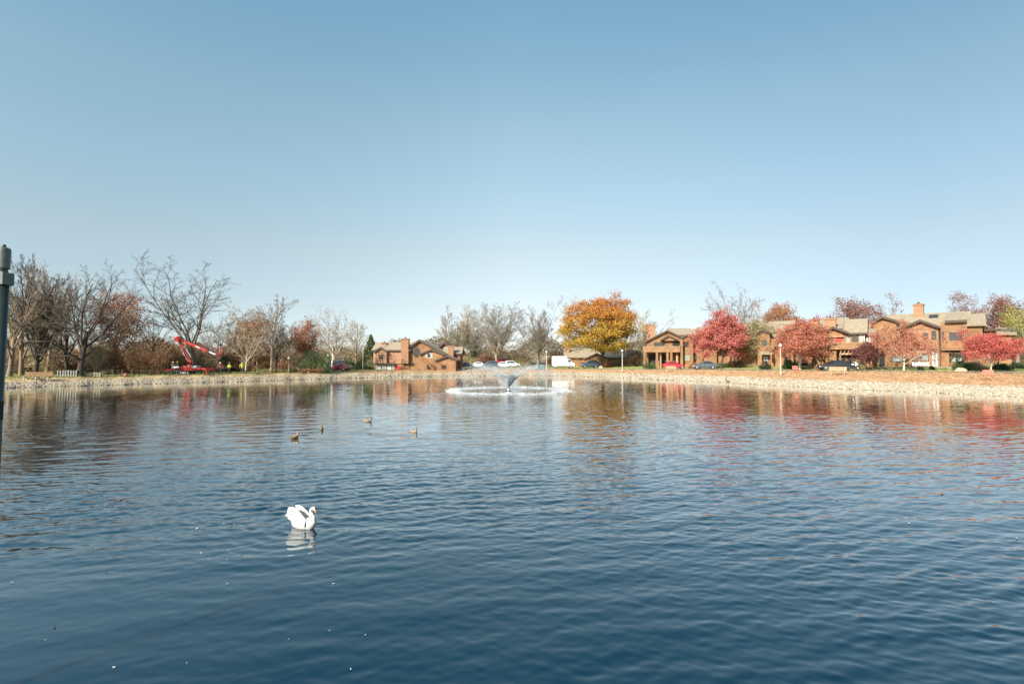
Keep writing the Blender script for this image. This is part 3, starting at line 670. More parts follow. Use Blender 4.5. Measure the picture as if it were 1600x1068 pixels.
clump(945, 121, 930, 962, 562, 'rust', 'reddish shrub behind the golden tree trunk', 'shrub', 80, 3000, .18)
clump(962, 122, 948, 984, 560, 'brown', 'brown shrub between the two dark trunks', 'shrub', 81, 3000, .18)
clump(993, 118, 978, 1010, 545, 'brown', 'tall brown shrub left of the porch house', 'shrub', 82, 5000, .18)
clump(815, 140, 798, 836, 548, 'olive', 'olive shrub right of the wide bare tree trunk', 'shrub', 83, 5000, .22)
clump(733, 138, 712, 752, 553, 'olive', 'olive brown shrub at the right end of the lodge', 'shrub', 84, 5000, .22)
clump(757, 140, 742, 775, 545, 'plum', 'pinkish purple shrub left of the wide bare tree trunk', 'shrub', 85, 5000, .22)
clump(868, 140, 850, 890, 540, 'orangebrown', 'orange brown shrub rising behind the white truck', 'shrub', 86, 5000, .22)
clump(478, 88, 462, 502, 571, 'rust', 'low reddish pile of brush below the rounded green shrub', 'shrub', 87, 1800, .13)
clump(205, 84, 188, 218, 566, 'rust', 'rusty red low shrub left of the lift', 'shrub', 88, 2500, .15)
clump(1152, 95, 1138, 1166, 560, 'brown', 'brown undergrowth between crimson and olive trees', 'shrub', 89, 3500, .16)
clump(1170, 93, 1158, 1180, 566, 'olive', 'low olive shrub at the foot of the olive tree', 'shrub', 90, 2000, .15)
clump(455, 88, 445, 470, 573, 'yellowgreen', 'low yellow green weeds beside the small lamp', 'plant', 91, 1600, .12, name='weed_clump')
clump(420, 86, 398, 446, 574, 'yellowgreen', 'low yellow green weeds at the foot of the pale leaning tree', 'plant', 92, 2400, .12, name='weed_clump')

# tangled brush behind the left bank: three bushes grown, the rest copies
def brush_proto(seed, leafkey, n):
    L, rng = grow('brush', 4.0, 5.0, seed, .014, .05)
    root = empty('bare_shrub', (0, 0, 0)); V, Fq = tubes(L[:3], [4, 4, 3]); npobj('stems', V, Fq, m_('twig'), root)
    V, Fq = tubes(L[3:4], [3]); src = L[3][0].reshape(-1, 3); P = src[rng.integers(0, len(src), n)] + rng.normal(0, .25, (n, 3)); P = P[P[:, 2] > .1]
    npobj('crown', V, Fq, m_('twigpale'), root)
    V, Fq = leaf_mesh(P, .16, rng); npobj('foliage', V, Fq, leafm(leafkey), root)
    return root
protos = [(brush_proto(101, 'brown', 2600), 'tangled brown'), (brush_proto(102, 'rust', 2600), 'rusty-leafed'), (brush_proto(103, 'olive', 2600), 'olive tinged'), (brush_proto(104, 'orangebrown', 2600), 'orange-leafed')]
rs = random.Random(5); used = set(); made = []
GB = 'brush line behind the left bank'
spots = []
x = -30
while x < 512:
    if not 455 < x < 512: spots.append((x, (rs.uniform(90, 95) if x > 380 else rs.uniform(86, 93)) if x > 240 else rs.uniform(77, 84), rs.uniform(.8, 1.35)))
    x += rs.uniform(13, 21)
x = 110
while x < 600:
    spots.append((x, rs.uniform(98, 106) if x < 480 else rs.uniform(116, 124), rs.uniform(1.0, 1.5))); x += rs.uniform(18, 30)
def near(px):
    for lim, w in ((25, 'the left edge of the picture'), (85, 'the long bench'), (118, 'the grey picket fence'), (160, 'the low white fence'), (200, 'the rust-leafed tree'),
                   (250, 'the left leg of the lift'), (290, 'the two workers beside the lift'), (335, 'the red lift arm'), (368, 'the red-jacketed worker'), (405, 'the yellow-jacketed workers'),
                   (450, 'the pale leaning tree'), (490, 'the small lamp'), (530, 'the parked van'), (600, 'the pine tree')):
        if px < lim: return w
    return 'the lodge'
for i, (px, Y, sc) in enumerate(spots):
    pi = (rs.choice([0, 3, 1, 3]) if 110 < px < 270 else rs.choice([0, 0, 1, 2, 3])) if px < 480 else rs.choice([0, 2])
    pr, w = protos[pi]; g = ground(px, Y); lab = w + ' shrub in the brush ' + ('behind' if Y < 96 else 'far behind') + ' ' + near(px)
    if pi in used: c = place_copy(pr, g, rs.uniform(0, 6.28), (sc, sc, sc * rs.uniform(.8, 1.1)))
    else: c = pr; c.location = g; c.rotation_euler[2] = rs.uniform(0, 6); c.scale = (sc, sc, sc); used.add(pi)
    tagp(c, lab, 'shrub', w + ' shrubs of the brush line behind the left bank'); made.append(c)
by = {}
for c in made: by.setdefault(c['label'], []).append(c)
for lb, cs in by.items():
    if len(cs) > 1:
        cs.sort(key=lambda c: c.location.x)
        for c, w in zip(cs, ('leftmost', 'rightmost') if len(cs) == 2 else ('leftmost', 'middle', 'rightmost') if len(cs) == 3 else ('leftmost', 'second', 'third', 'rightmost')): c['label'] = w + ' ' + lb
for pi, (pr, w) in enumerate(protos):
    if pi not in used: [bpy.data.objects.remove(c) for c in list(pr.children)]; bpy.data.objects.remove(pr)

def far_wood():
    rng = np.random.default_rng(8); n = 170000
    px = rng.uniform(-120, 1720, n); Y = rng.uniform(165, 215, n); ph = np.arctan((px - 800) / 800)
    top = 5.2 + 2.0 * np.sin(px * .031) + 1.5 * np.sin(px * .083 + 1) + np.interp(px, [0, 500, 650, 900, 1600], [1.5, .8, 1.6, 2.0, 1.5])
    x = (px - 800) / F * Y; r = np.hypot(x, Y); z0 = height(ph, r - shoreR(ph))
    z = z0 + top * rng.uniform(0, 1, n) ** .8 + rng.normal(0, .4, n)
    V, Fq = leaf_mesh(np.stack([x, Y, z], -1), .5, rng)
    o = npobj('far_wood', V, Fq, mat('far_wood_foliage', (0, 0, 0), .9, kind='leaf', col2=[(.17, .12, .075), (.24, .16, .10), (.11, .10, .055), (.27, .17, .10), (.13, .13, .07)]))
    tagp(o, 'low brown autumn wood far behind the houses', 'wood', kind='stuff')
far_wood()

# ------------------------------------------------------------------ houses
class House:
    """local frame: x along the front, y into the building, z up; the front plane stands at depth Y0 at picture column px0, turned by a"""
    def __init__(s, px0, Y0, a, label, cat='house', name='house', zdrop=0.0):
        g = ground(px0, Y0); s.a = math.radians(a); s.o = Vector((g.x, g.y, g.z - zdrop))
        s.d = Vector((math.cos(s.a), -math.sin(s.a), 0)); s.n = Vector((math.sin(s.a), math.cos(s.a), 0))
        s.root = empty(name, s.o, -s.a, label, cat)
    def hit(s, px, py, off=0.0):       # the point of the plane y=off seen at a picture position -> local (x, z)
        r = ray(px, py); c = Vector((0, 0, HCAM)); p0 = s.o + s.n * off
        k = (p0 - c).dot(s.n) / r.dot(s.n); p = c + r * k - s.o
        return p.dot(s.d), p.z
    def x(s, px, off=0.0): return s.hit(px, 560, off)[0]
    def z(s, px, py, off=0.0): return s.hit(px, py, off)[1]
    def block(s, x0, x1, y0, y1, z0, z1, m='siding', name='wall'):
        b = MB().box(x0, x1, y0, y1, z0, z1); return b.build(name, m, s.root)
    def gable(s, x0, x1, xp, zl, zp, zr, y0, y1, z0=-.6, m='siding', over=.45, yover=.5, th=.22, rname='roof', face=True, wall=True):
        """front-facing gable: eaves zl/zr at x0/x1, peak (xp,zp)"""
        if wall:
            w = MB().poly([(x0, y0, z0), (x1, y0, z0), (x1, y0, zr), (xp, y0, zp), (x0, y0, zl)], (0, y1 - y0, 0)); w.build('wall', m, s.root)
        g = .004; r = MB(); f = MB()
        kl = (zp - zl) / (xp - x0); kr = (zp - zr) / (x1 - xp)
        def up(k): return th / math.cos(math.atan(k))
        L = (x0 - over, zl - kl * over + up(kl) + g); Pk = (xp, zp + max(up(kl), up(kr)) + g); R = (x1 + over, zr - kr * over + up(kr) + g)
        r.poly([(L[0], y0 - yover, L[1]), (Pk[0], y0 - yover, Pk[1]), (R[0], y0 - yover, R[1]), (R[0], y0 - yover, R[1] - up(kr)), (xp, y0 - yover, Pk[1] - max(up(kl), up(kr))), (L[0], y0 - yover, L[1] - up(kl))], (0, y1 - y0 + yover, 0))
        ro = r.build(rname, 'roof', s.root)
        e = .05
        f.poly([(L[0] - .02, y0 - yover - e, L[1] - .02), (Pk[0], y0 - yover - e, Pk[1] - .02), (R[0] + .02, y0 - yover - e, R[1] - .02), (R[0] + .02, y0 - yover - e, R[1] - up(kr) - .12), (xp, y0 - yover - e, Pk[1] - max(up(kl), up(kr)) - .14), (L[0] - .02, y0 - yover - e, L[1] - up(kl) - .12)], (0, e - .003, 0))
        f.build('fascia', 'fascia', ro)
        return ro
    def ridge(s, x0, x1, ze, zr, y0, ym, y1, over=.4, th=.22, m='siding', z0=-.6, wall=True, zb=None):
        """ridge parallel to the front: eave ze at y0, ridge zr at ym, back eave at y1"""
        zb = ze if zb is None else zb
        if wall:
            MB().poly([(x0, y0, z0), (x0, y1, z0), (x0, y1, zb), (x0, ym, zr), (x0, y0, ze)], (x1 - x0, 0, 0)).build('wall', m, s.root)
        k = (zr - ze) / (ym - y0); k2 = (zr - zb) / (y1 - ym); g = .004; X0, X1 = x0 - over, x1 + over
        r = MB().poly([(X0, y0 - over, ze - k * over + g), (X0, ym, zr + g), (X0, y1 + over, zb - k2 * over + g), (X0, y1 + over, zb - k2 * over + th), (X0, ym, zr + th), (X0, y0 - over, ze - k * over + th)], (X1 - X0, 0, 0))
        ro = r.build('roof', 'roof', s.root); f = MB()
        f.box(X0, X1, y0 - over - .06, y0 - over - .004, ze - k * over - .1, ze - k * over + th - .02)
        for X in (X0 - .05, X1 + .004):
            f.poly([(X, y0 - over, ze - k * over - .12), (X, ym, zr - .12), (X, ym, zr + th - .02), (X, y0 - over, ze - k * over + th - .02)], (.046, 0, 0))
        f.build('fascia', 'fascia', ro); return ro
    def window(s, x0, x1, z0, z1, off, panes=2, glass='glass', frame='fascia', fw=.09, name='window', side=None):
        x0, x1 = sorted((x0, x1)); z0, z1 = sorted((z0, z1)); y = off - .07; f = MB()
        f.box(x0, x1, y, off - .003, z0, z0 + fw); f.box(x0, x1, y, off - .003, z1 - fw, z1)
        xs = [x0 + (x1 - x0) * i / panes for i in range(panes + 1)]
        for i, xx in enumerate(xs):
            a, b = (x0, x0 + fw) if i == 0 else ((x1 - fw, x1) if i == panes else (xx - fw / 3, xx + fw / 3))
            f.box(a, b, y, off - .003, z0 + fw, z1 - fw)
        w = f.build(name, frame, s.root)
        MB().box(x0 + fw, x1 - fw, off - .03, off - .004, z0 + fw, z1 - fw).build('pane', glass, w)
        return w
    def pwin(s, px0, px1, py0, py1, off=0.0, **k):
        pm = (px0 + px1) / 2; return s.window(s.x(px0, off), s.x(px1, off), s.z(pm, py1, off), s.z(pm, py0, off), off, **k)
    def chimney(s, px0, px1, py0, py1, off, m='brick', depth=None):
        x0, x1 = s.x(px0, off), s.x(px1, off); z0, z1 = s.z(px0, py1, off) - 1, s.z((px0 + px1) / 2, py0, off); d = depth or (x1 - x0) * .8
        b = MB().box(x0, x1, off, off + d, z0, z1 - .25); b.box(x0 - .1, x1 + .1, off - .1, off + d + .1, z1 - .247, z1 - .05)
        o = b.build('chimney', m, s.root)
        c = MB().box(x0 + .15, x1 - .15, off + .15, off + d - .15, z1 - .047, z1 + .02)
        c.tube([((x0 + x1) / 2, off + d / 2, z1 + .021), ((x0 + x1) / 2, off + d / 2, z1 + .3)], .14, 8); c.build('flue_cap', 'fascia', o)
        return o
    def balcony(s, px0, px1, py0, py1, off, depth, posts=(), m='siding_v', pz=-.6, pw=.32):
        x0, x1 = s.x(px0, off), s.x(px1, off); pm = (px0 + px1) / 2; z0, z1 = s.z(pm, py1, off), s.z(pm, py0, off); b = MB()
        b.box(x0, x1, off, off + .1, z0, z1); b.box(x0, x0 + .1, off + .103, off + depth, z0, z1); b.box(x1 - .1, x1, off + .103, off + depth, z0, z1)
        b.box(x0 + .103, x1 - .103, off + .103, off + depth - .005, z0 + .08, z0 + .28)
        o = b.build('balcony', m, s.root)
        MB().box(x0 - .05, x1 + .05, off - .06, off + .14, z1 + .003, z1 + .09).build('rail', 'tan', o)
        for p in posts:
            xx = s.x(p, off); MB().box(xx - pw / 2, xx + pw / 2, off + .1, off + .1 + pw, pz, z0 - .003).build('column', 'siding', s.root)
        return o
    def stairs(s, xa, za, xb, zb, y0, w=1.1, m='tan'):
        n = max(3, int(abs(zb - za) / .19)); b = MB()
        for i in range(n):
            t0, t1 = i / n, (i + 1) / n
            b.box(xa + (xb - xa) * t0, xa + (xb - xa) * t1 - .002 * (1 if xb > xa else -1), y0, y0 + w, za + (zb - za) * t1 - .07, za + (zb - za) * t1)
        d = Vector((xb - xa, 0, zb - za)).normalized()
        for yy in (y0 - .06, y0 + w + .003):
            b.poly([(xa, yy, za - .3), (xb, yy, zb - .3), (xb, yy, zb + .02), (xa, yy, za + .02)], (0, .05, 0))
        st = b.build('stairs', m, s.root); r = MB()
        r.beam((xa, y0 - .03, za + .95), (xb, y0 - .03, zb + .95), .07)
        for i in range(6):
            t = i / 5; r.beam((xa + (xb - xa) * t, y0 - .03, za + (zb - za) * t), (xa + (xb - xa) * t, y0 - .03, za + (zb - za) * t + .93), .05)
        r.build('handrail', m, st)

def lodge():
    h = House(570, 107, 0, 'orange brown timber lodge with white garage doors across the pond', name='lodge', zdrop=.2)
    X, Z = h.x, h.z
    # main wide gable
    h.gable(X(640), X(713), X(655), Z(640, 543), Z(655, 532), Z(713, 562), 0, 9, m='siding')
    # middle gable with the shuttered window, one step forward
    h.gable(X(658, -.9), X(692, -.9), X(674, -.9), Z(658, 553, -.9), Z(674, 546.5, -.9), Z(692, 553.5, -.9), -.9, 0 - .003, m='siding', yover=.4)
    w = h.pwin(667, 673.5, 551.5, 559, -.9, panes=1, frame='white'); 
    sh = MB(); zA, zB = Z(670, 559, -.9), Z(670, 551.5, -.9)
    for a, b in ((664, 666.8), (673.7, 676.5)): sh.box(X(a, -.9), X(b, -.9), -.96, -.905, zA, zB)
    sh.build('shutter', 'cream', w)
    # low right gable, further forward
    h.gable(X(682, -2.4), X(712, -2.4), X(699, -2.4), Z(682, 563, -2.4), Z(699, 556.5, -2.4), Z(712, 561.5, -2.4), -2.4, -.003, m='siding', yover=.4)
    h.pwin(689.5, 697, 570, 576.3, -2.4, panes=2)
    # left wing: shingled upper storey over white garage doors
    zt, zm = Z(610, 547), Z(610, 568)
    h.ridge(X(584), X(640) - .003, zt, Z(610, 536, 3), -.4, 3, 8, m='pinkshingle', z0=zm, over=.3)
    h.block(X(586), X(640) - .003, -.2, 8, -.6, zm - .003, 'siding')
    h.gable(X(586, -1), X(604, -1), X(595, -1), Z(586, 550, -1), Z(595, 543.5, -1), Z(604, 550, -1), -1, -.403, z0=Z(595, 567, -1), m='pinkshingle', yover=.25, over=.2)
    h.pwin(592, 598, 554, 561, -1, panes=1)
    for a, b in ((588, 595.5), (596.8, 603.5), (605, 611), (612.5, 616.5)):
        d = MB().box(X(a, -.2), X(b, -.2), -.3, -.203, Z(a, 578.5, -.2), Z(a, 569.5, -.2)); o = d.build('garage_door', 'white', h.root)
        q = MB(); zz0, zz1 = Z(a, 578.5, -.2), Z(a, 569.5, -.2)
        for k in (1, 2, 3): q.box(X(a, -.2) + .05, X(b, -.2) - .05, -.31, -.302, zz0 + (zz1 - zz0) * k / 4 - .015, zz0 + (zz1 - zz0) * k / 4 + .015)
        q.build('panel_seams', 'palegrey', o)
    MB().box(X(587, -.2), X(617.5, -.2), -.9, -.203, Z(600, 568.5, -.2) - .1, Z(600, 567.3, -.2)).build('awning', 'fascia', h.root)
    d = MB().box(X(620, -.2), X(626, -.2), -.28, -.203, Z(620, 578.5, -.2), Z(620, 571.8, -.2)).build('door', 'redpanel', h.root)
    MB().ball((X(625, -.2), -.31, Z(620, 575.4, -.2)), .05, 6, 4).build('handle', 'chrome', d)
    h.pwin(632, 646, 566, 569.5, -.2, panes=3)
    # round-headed dark window and low openings
    cx, cz, rx, rz = X(650, 0), Z(650, 549.5, 0), (X(655.5) - X(645)) / 2, (Z(650, 541) - Z(650, 558)) / 2
    ring = [(cx + rx * math.cos(t * math.pi / 12), -.12, cz + rz * math.sin(t * math.pi / 12)) for t in range(24)]
    w = MB().poly(ring, (0, .11, 0)).build('window', 'fascia', h.root)
    MB().poly([(cx + (p[0] - cx) * .86, -.15, cz + (p[2] - cz) * .86) for p in ring], (0, .028, 0)).build('pane', 'glass', w)
    h.window(X(667, -.9), X(674.5, -.9), Z(670, 577, -.9), Z(670, 568.5, -.9), -.9, panes=1, glass='dark', name='garage_opening')
    h.pwin(660, 664, 573.5, 576.5, 0, panes=1)
    h.stairs(X(680, -3), 0.0, X(664, -3), Z(664, 561, -3), -3.4, 1.0, 'siding')
    h.chimney(626.5, 638, 528.5, 560, -.9); h.chimney(595.5, 603.5, 535, 548, 1.5); h.chimney(700, 708.5, 539.5, 556, 2.0)
    h.ridge(X(694, 3), X(719, 3), Z(706, 552, 3), Z(706, 543, 5.5), 3, 6, 9, m='siding_dark')
    h.gable(X(684, 10), X(706, 10), X(695, 10), Z(684, 546, 10), Z(694, 536, 10), Z(706, 546, 10), 9.2, 15, m='siding', over=.3)
lodge()

def porch_house():
    h = House(1010, 106, 14, 'brown timber house with pillared porch and balcony behind the red car', zdrop=.3)
    X, Z = h.x, h.z
    h.gable(X(1011), X(1066), X(1043), Z(1011, 533), Z(1043, 517), Z(1066, 528), 0, 10)
    h.gable(X(1034, -.8), X(1058.5, -.8), X(1044.5, -.8), Z(1034, 531, -.8), Z(1044.5, 525, -.8), Z(1058.5, 531, -.8), -.8, -.003, z0=Z(1044, 532, -.8), yover=.3, over=.25)
    h.gable(X(1067, -1.2), X(1083, -1.2), X(1072.5, -1.2), Z(1067, 528, -1.2), Z(1072.5, 524.5, -1.2), Z(1083, 528, -1.2), -1.2, 8, yover=.3, over=.3)
    h.block(X(1063.5, -2.4), X(1067, -2.4), -2.4, -.003, -.6, Z(1065, 530, -2.4), 'siding')
    h.ridge(X(1083, 1), X(1118, 1), Z(1100, 529, 1), Z(1100, 515, 6), 1, 6, 11)
    h.block(X(1083, .4), X(1098, .4), .4, 1 - .003, -.6, Z(1090, 540, .4), 'siding')
    h.pwin(1021.5, 1038, 534.5, 541.2, 0, panes=3); h.pwin(1051, 1062, 533, 541, 0, panes=1, glass='dark', name='balcony_opening')
    h.pwin(1069.5, 1076, 533, 541.5, -1.2, panes=1); h.pwin(1069, 1077.5, 554.5, 563, -1.2, panes=2, glass='curtain', frame='cream'); h.pwin(1081, 1088.5, 553.5, 562.5, -1.2 if 0 else .4, panes=2, glass='curtain')
    h.pwin(1084, 1096, 534, 538, .4, panes=2); h.pwin(1083.5, 1088, 547, 549.5, .4, panes=1, glass='dark')
    h.balcony(1005, 1063, 541.5, 550, -2.6, 2.59, (1007, 1026.5, 1043, 1049), pw=.42)
    for p in (1032, 1058): MB().tube([(X(p, -1.3), -1.3, -.6), (X(p, -1.3), -1.3, Z(p, 550, -2.6) - .003)], .22, 12).build('column', 'tan', h.root)
    h.window(X(1011) + .3, X(1024), 0.1, Z(1015, 553, 0), 0, panes=2, glass='dark', name='porch_opening'); h.window(X(1034), X(1041), 0, Z(1035, 553, 0), 0, panes=1, glass='dark', name='door')
    h.ridge(X(1046, 2), X(1082, 1), Z(1060, 524, 2), Z(1060, 514, 7), 2, 7, 12, wall=False, over=.2)
    for pa, pb, py, of in ((1012, 1063, 543, 0), (1068, 1083, 530, -1.2), (1068, 1083, 547, -1.2)):
        zz = Z((pa + pb) / 2, py, of); MB().box(X(pa, of), X(pb, of), of - .045, of - .004, zz - .1, zz + .1).build('trim_board', 'trimwood', h.root)
    h.chimney(1011, 1024, 507.5, 526, 2.5)
porch_house()

def gabled_house():
    h = House(1184, 92, 30, 'tan-roofed timber house between the crimson tree and the red tree', zdrop=.3)
    X, Z = h.x, h.z
    h.ridge(X(1202), X(1240), Z(1222, 525), Z(1222, 503, 6), 0, 6, 12, over=.3)
    h.ridge(X(1240) + .35, X(1270), Z(1255, 530), Z(1255, 510, 6), .3, 6, 12, over=.3)
    h.gable(X(1184, -1), X(1203, -1), X(1192, -1), Z(1184, 521, -1), Z(1192, 516, -1), Z(1203, 520, -1), -1, 6, yover=.4, over=.25)
    h.ridge(X(1150, 1), X(1201, 1), Z(1180, 527, 1), Z(1185, 507, 6), 1, 6, 11)
    r = MB().slab((X(1187, -2.6), -2.6, Z(1196, 552.5, -2.6)), (X(1207, -2.6), -2.6, Z(1196, 552.5, -2.6)), (X(1207, -2.6), -1.003, Z(1196, 549, -1)), (X(1187, -2.6), -1.003, Z(1196, 549, -1)), .15).build('porch_roof', 'roof', h.root)
    for p in (1189, 1205): MB().box(X(p, -2.5) - .12, X(p, -2.5) + .12, -2.5, -2.26, -.6, Z(1196, 554, -2.5)).build('column', 'siding', h.root)
    h.pwin(1192, 1201, 556, 565, -1, panes=2, glass='curtain'); h.pwin(1191, 1199, 531, 540, -1, panes=1); h.pwin(1214, 1222, 533, 542, 0, panes=1)
    h.pwin(1225, 1236, 555, 566, 0, panes=2); h.pwin(1252, 1262, 560, 571, 0, panes=1, glass='dark', name='door'); h.pwin(1240, 1250, 533, 543, 0, panes=2)
    h.stairs(X(1202, -1.6), Z(1202, 548, -1.6), X(1216, -1.6), Z(1216, 530, -1.6), -2.2 + .3, 1.0, 'siding_v')
gabled_house()

def balcony_house():
    h = House(1288, 80, 36, 'timber house with long balcony, pergola and bright red panel behind the black car', zdrop=.3)
    X, Z = h.x, h.z
    h.gable(X(1288), X(1322), X(1303), Z(1288, 519), Z(1303, 512), Z(1322, 519), 0, 9, yover=.6, over=.5)
    h.ridge(X(1322), X(1352), Z(1340, 520), Z(1340, 500, 5), 0 + .3, 5, 10, over=.35)
    h.ridge(X(1268, 3), X(1322, 3) , Z(1300, 514, 3), Z(1300, 499, 8), 3, 8, 12, over=.3)
    h.ridge(X(1353, .8), X(1369, .8), Z(1358, 524, .8), Z(1358, 507, 6), .8, 6, 10, over=.2)
    MB().box(X(1306, 0), X(1316, 0), -.1, -.004, Z(1310, 535.5, 0), Z(1310, 527.5, 0)).build('red_panel', 'redpanel', h.root)['label'] = 'bright red upper wall panel'
    MB().box(X(1291, 0), X(1305.3, 0), -.1, -.004, Z(1300, 535.5, 0), Z(1300, 527.5, 0)).build('wall_panel', 'tan', h.root)
    MB().box(X(1289, 0), X(1319, 0), -.5, -.004, Z(1303, 526.6, 0), Z(1303, 525.2, 0)).build('beam', 'tan', h.root)
    h.pwin(1319.5, 1329, 523, 536, 0 if 0 else .3, panes=2, glass='curtain', frame='tan'); h.pwin(1332, 1341, 521, 536, .3, panes=2); h.pwin(1344, 1352, 523.5, 535, .3, panes=2, glass='curtain', frame='white'); h.pwin(1355, 1364, 523.5, 535, .8, panes=2, glass='curtain', frame='white')
    h.balcony(1291, 1366, 535.5, 545.5, -2.2, 2.19, (1291.8, 1365), pw=.3)
    p = MB()
    for i in range(9):
        xx = X(1314, -3.4) + (X(1362, -3.4) - X(1314, -3.4)) * i / 8; p.beam((xx, -4.1, Z(1340, 551, -3.4)), (xx, -2.25, Z(1340, 548, -3.4)), .1, .2)
    p.beam((X(1312, -3.6), -3.6, Z(1340, 552.6, -3.6)), (X(1365, -3.6), -3.6, Z(1340, 552.6, -3.6)), .14, .24); p.build('pergola', 'tan', h.root)
    for q in (1313, 1338, 1364): MB().box(X(q, -3.6) - .1, X(q, -3.6) + .1, -3.7, -3.5, -.6, Z(q, 553.5, -3.6)).build('column', 'siding', h.root)
    h.block(X(1289, -1.8), X(1307, -1.8), -1.8, -.003, -.6, Z(1300, 547, -2.2), 'siding_v')
    h.window(X(1310, 0), X(1321.5, 0), .1, Z(1315, 553), 0, panes=2, glass='dark', name='garage_opening'); h.window(X(1324, .3), X(1350, .3), .1, Z(1330, 553), .3, panes=4, glass='dark', name='garage_opening')
    for pa, pb, py, of in ((1289, 1320, 518, 0), (1289, 1320, 537, 0), (1323, 1351, 523, .3)):
        zz = Z((pa + pb) / 2, py, of); MB().box(X(pa, of), X(pb, of), of - .045, of - .004, zz - .09, zz + .09).build('trim_board', 'trimwood', h.root)
    h.stairs(X(1276, -1.4), .0 + 2.0, X(1288.5, -1.4), .1, -2.5, 1.0, 'tan')
    h.chimney(1265.5, 1280, 498, 512, 3.4); h.chimney(1289.5, 1307, 496.5, 513, 2.0)
balcony_house()

def chimney_house():
    h = House(1365, 79, 42, 'large brown timber house with big square chimney and skylight at the right', zdrop=.35)
    X, Z = h.x, h.z
    h.gable(X(1366, -.4), X(1402, -.4), X(1381, -.4), Z(1366, 503, -.4), Z(1381, 496, -.4), Z(1402, 502, -.4), -.4, 7, yover=.5, over=.4, z0=Z(1381, 534, -.4))
    h.block(X(1373), X(1412), .003, 8, -.6, Z(1395, 512), 'siding')
    h.gable(X(1412, -1.2), X(1467, -1.2), X(1440, -1.2), Z(1412, 512, -1.2), Z(1440, 501.5, -1.2), Z(1467, 511, -1.2), -1.2, 8, m='brick', yover=.6, over=.3)
    h.ridge(X(1385), X(1519) - .3, Z(1400, 512.5), Z(1450, 491, 5), .2, 5.2, 10.2, over=.35, wall=False)
    h.block(X(1471.5, -.8), X(1512, -.8), -.8, 9, Z(1490, 544, -.8), Z(1490, 502.5, -.8), 'siding')
    r = MB().slab((X(1478, -1.3), -1.3, Z(1490, 500.2, -1.3)), (X(1513, -1.3), -1.3, Z(1490, 500.2, -1.3)), (X(1513, -1.3), 4.5, Z(1495, 491, 4.5) + .3), (X(1478, -1.3), 4.5, Z(1495, 491, 4.5) + .3), .24).build('roof', 'roof', h.root)
    MB().box(X(1478, -1.3), X(1513, -1.3), -1.37, -1.305, Z(1490, 501.6, -1.3) - .2, Z(1490, 500.2, -1.3) + .02).build('fascia', 'fascia', r)
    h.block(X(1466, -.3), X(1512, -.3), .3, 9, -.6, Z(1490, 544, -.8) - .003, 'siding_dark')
    h.block(X(1464.5, -1), X(1483, -1), -1.0, .297, -.6, Z(1475, 551, -1), 'siding')
    MB().box(X(1471, -1.3), X(1513, -1.3), -1.6, -.803, Z(1490, 547, -1.3), Z(1490, 544.6, -1.3)).build('ledge', 'trimwood', h.root)
    b = MB(); za, zb = Z(1494, 563, .3), Z(1494, 549, .3)
    for p in (1485, 1496, 1506): b.beam((X(p - 3, -.2), -.3, za), (X(p + 7, -.2), -1.0, zb), .12)
    b.build('braces', 'fascia', h.root)
    # right end: receding gable wall and lower wing
    zE = Z(1515, 506, -.8)
    xr = X(1512, -.8)
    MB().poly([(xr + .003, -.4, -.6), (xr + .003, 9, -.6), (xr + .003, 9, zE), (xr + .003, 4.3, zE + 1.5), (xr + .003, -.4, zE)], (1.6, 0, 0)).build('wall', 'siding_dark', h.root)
    e = MB().slab((xr - .3, -1.0, zE - .12), (xr + 2.0, -1.0, zE - .12), (xr + 2.0, 4.3, zE + 1.75), (xr - .3, 4.3, zE + 1.75), .2); e.slab((xr - .3, 4.303, zE + 1.75), (xr + 2.0, 4.303, zE + 1.75), (xr + 2.0, 9.5, zE - .1), (xr - .3, 9.5, zE - .1), .2); e.build('roof', 'roof', h.root)
    # windows
    h.pwin(1393.5, 1407, 523, 534, .003, panes=2, frame='cream'); h.pwin(1392.5, 1411, 555, 565, .003, panes=1, glass='curtain'); h.pwin(1373.5, 1383, 552, 575, .003, panes=1, glass='dark', name='door')
    h.pwin(1425, 1451.5, 553, 564.5, -1.2, panes=2, glass='curtain'); MB().box(X(1425, -1.2), X(1451.5, -1.2), -1.26, -1.203, Z(1438, 571.5, -1.2), Z(1438, 565.5, -1.2)).build('spandrel', 'white', h.root)
    h.pwin(1457, 1464.5, 550.5, 572, -1.2, panes=1, glass='curtain', frame='white', name='door'); h.pwin(1443, 1451.5, 520, 530, -1.2, panes=1); h.pwin(1456.5, 1464, 516.5, 530.5, -1.2, panes=1)
    h.pwin(1484, 1504.5, 518.5, 531, -.8, panes=2); h.pwin(1472.5, 1476.5, 518, 531, -.8, panes=1)
    h.pwin(1485, 1506, 550, 566, .3, panes=2, glass='curtain'); h.pwin(1422.5, 1424.5 + 2, 520, 532, -1.2, panes=1)
    h.chimney(1429, 1445, 474, 500, 3.6, depth=1.5)
    for pa, pb, py, of, mm in ((1412, 1467, 546, -1.2, 'fascia'), (1412, 1467, 514, -1.2, 'tan'), (1383, 1411, 546, .003, 'fascia'), (1472, 1511, 515, -.8, 'tan'), (1472, 1511, 533, -.8, 'tan'), (1367, 1402, 505, -.4, 'tan'), (1412, 1467, 533, -1.2, 'tan')):
        zz = Z((pa + pb) / 2, py, of); MB().box(X(pa, of) + .02, X(pb, of) - .02, of - .045, of - .004, zz - .09, zz + .09).build('trim_board', 'fascia' if mm == 'fascia' else 'trimwood', h.root)
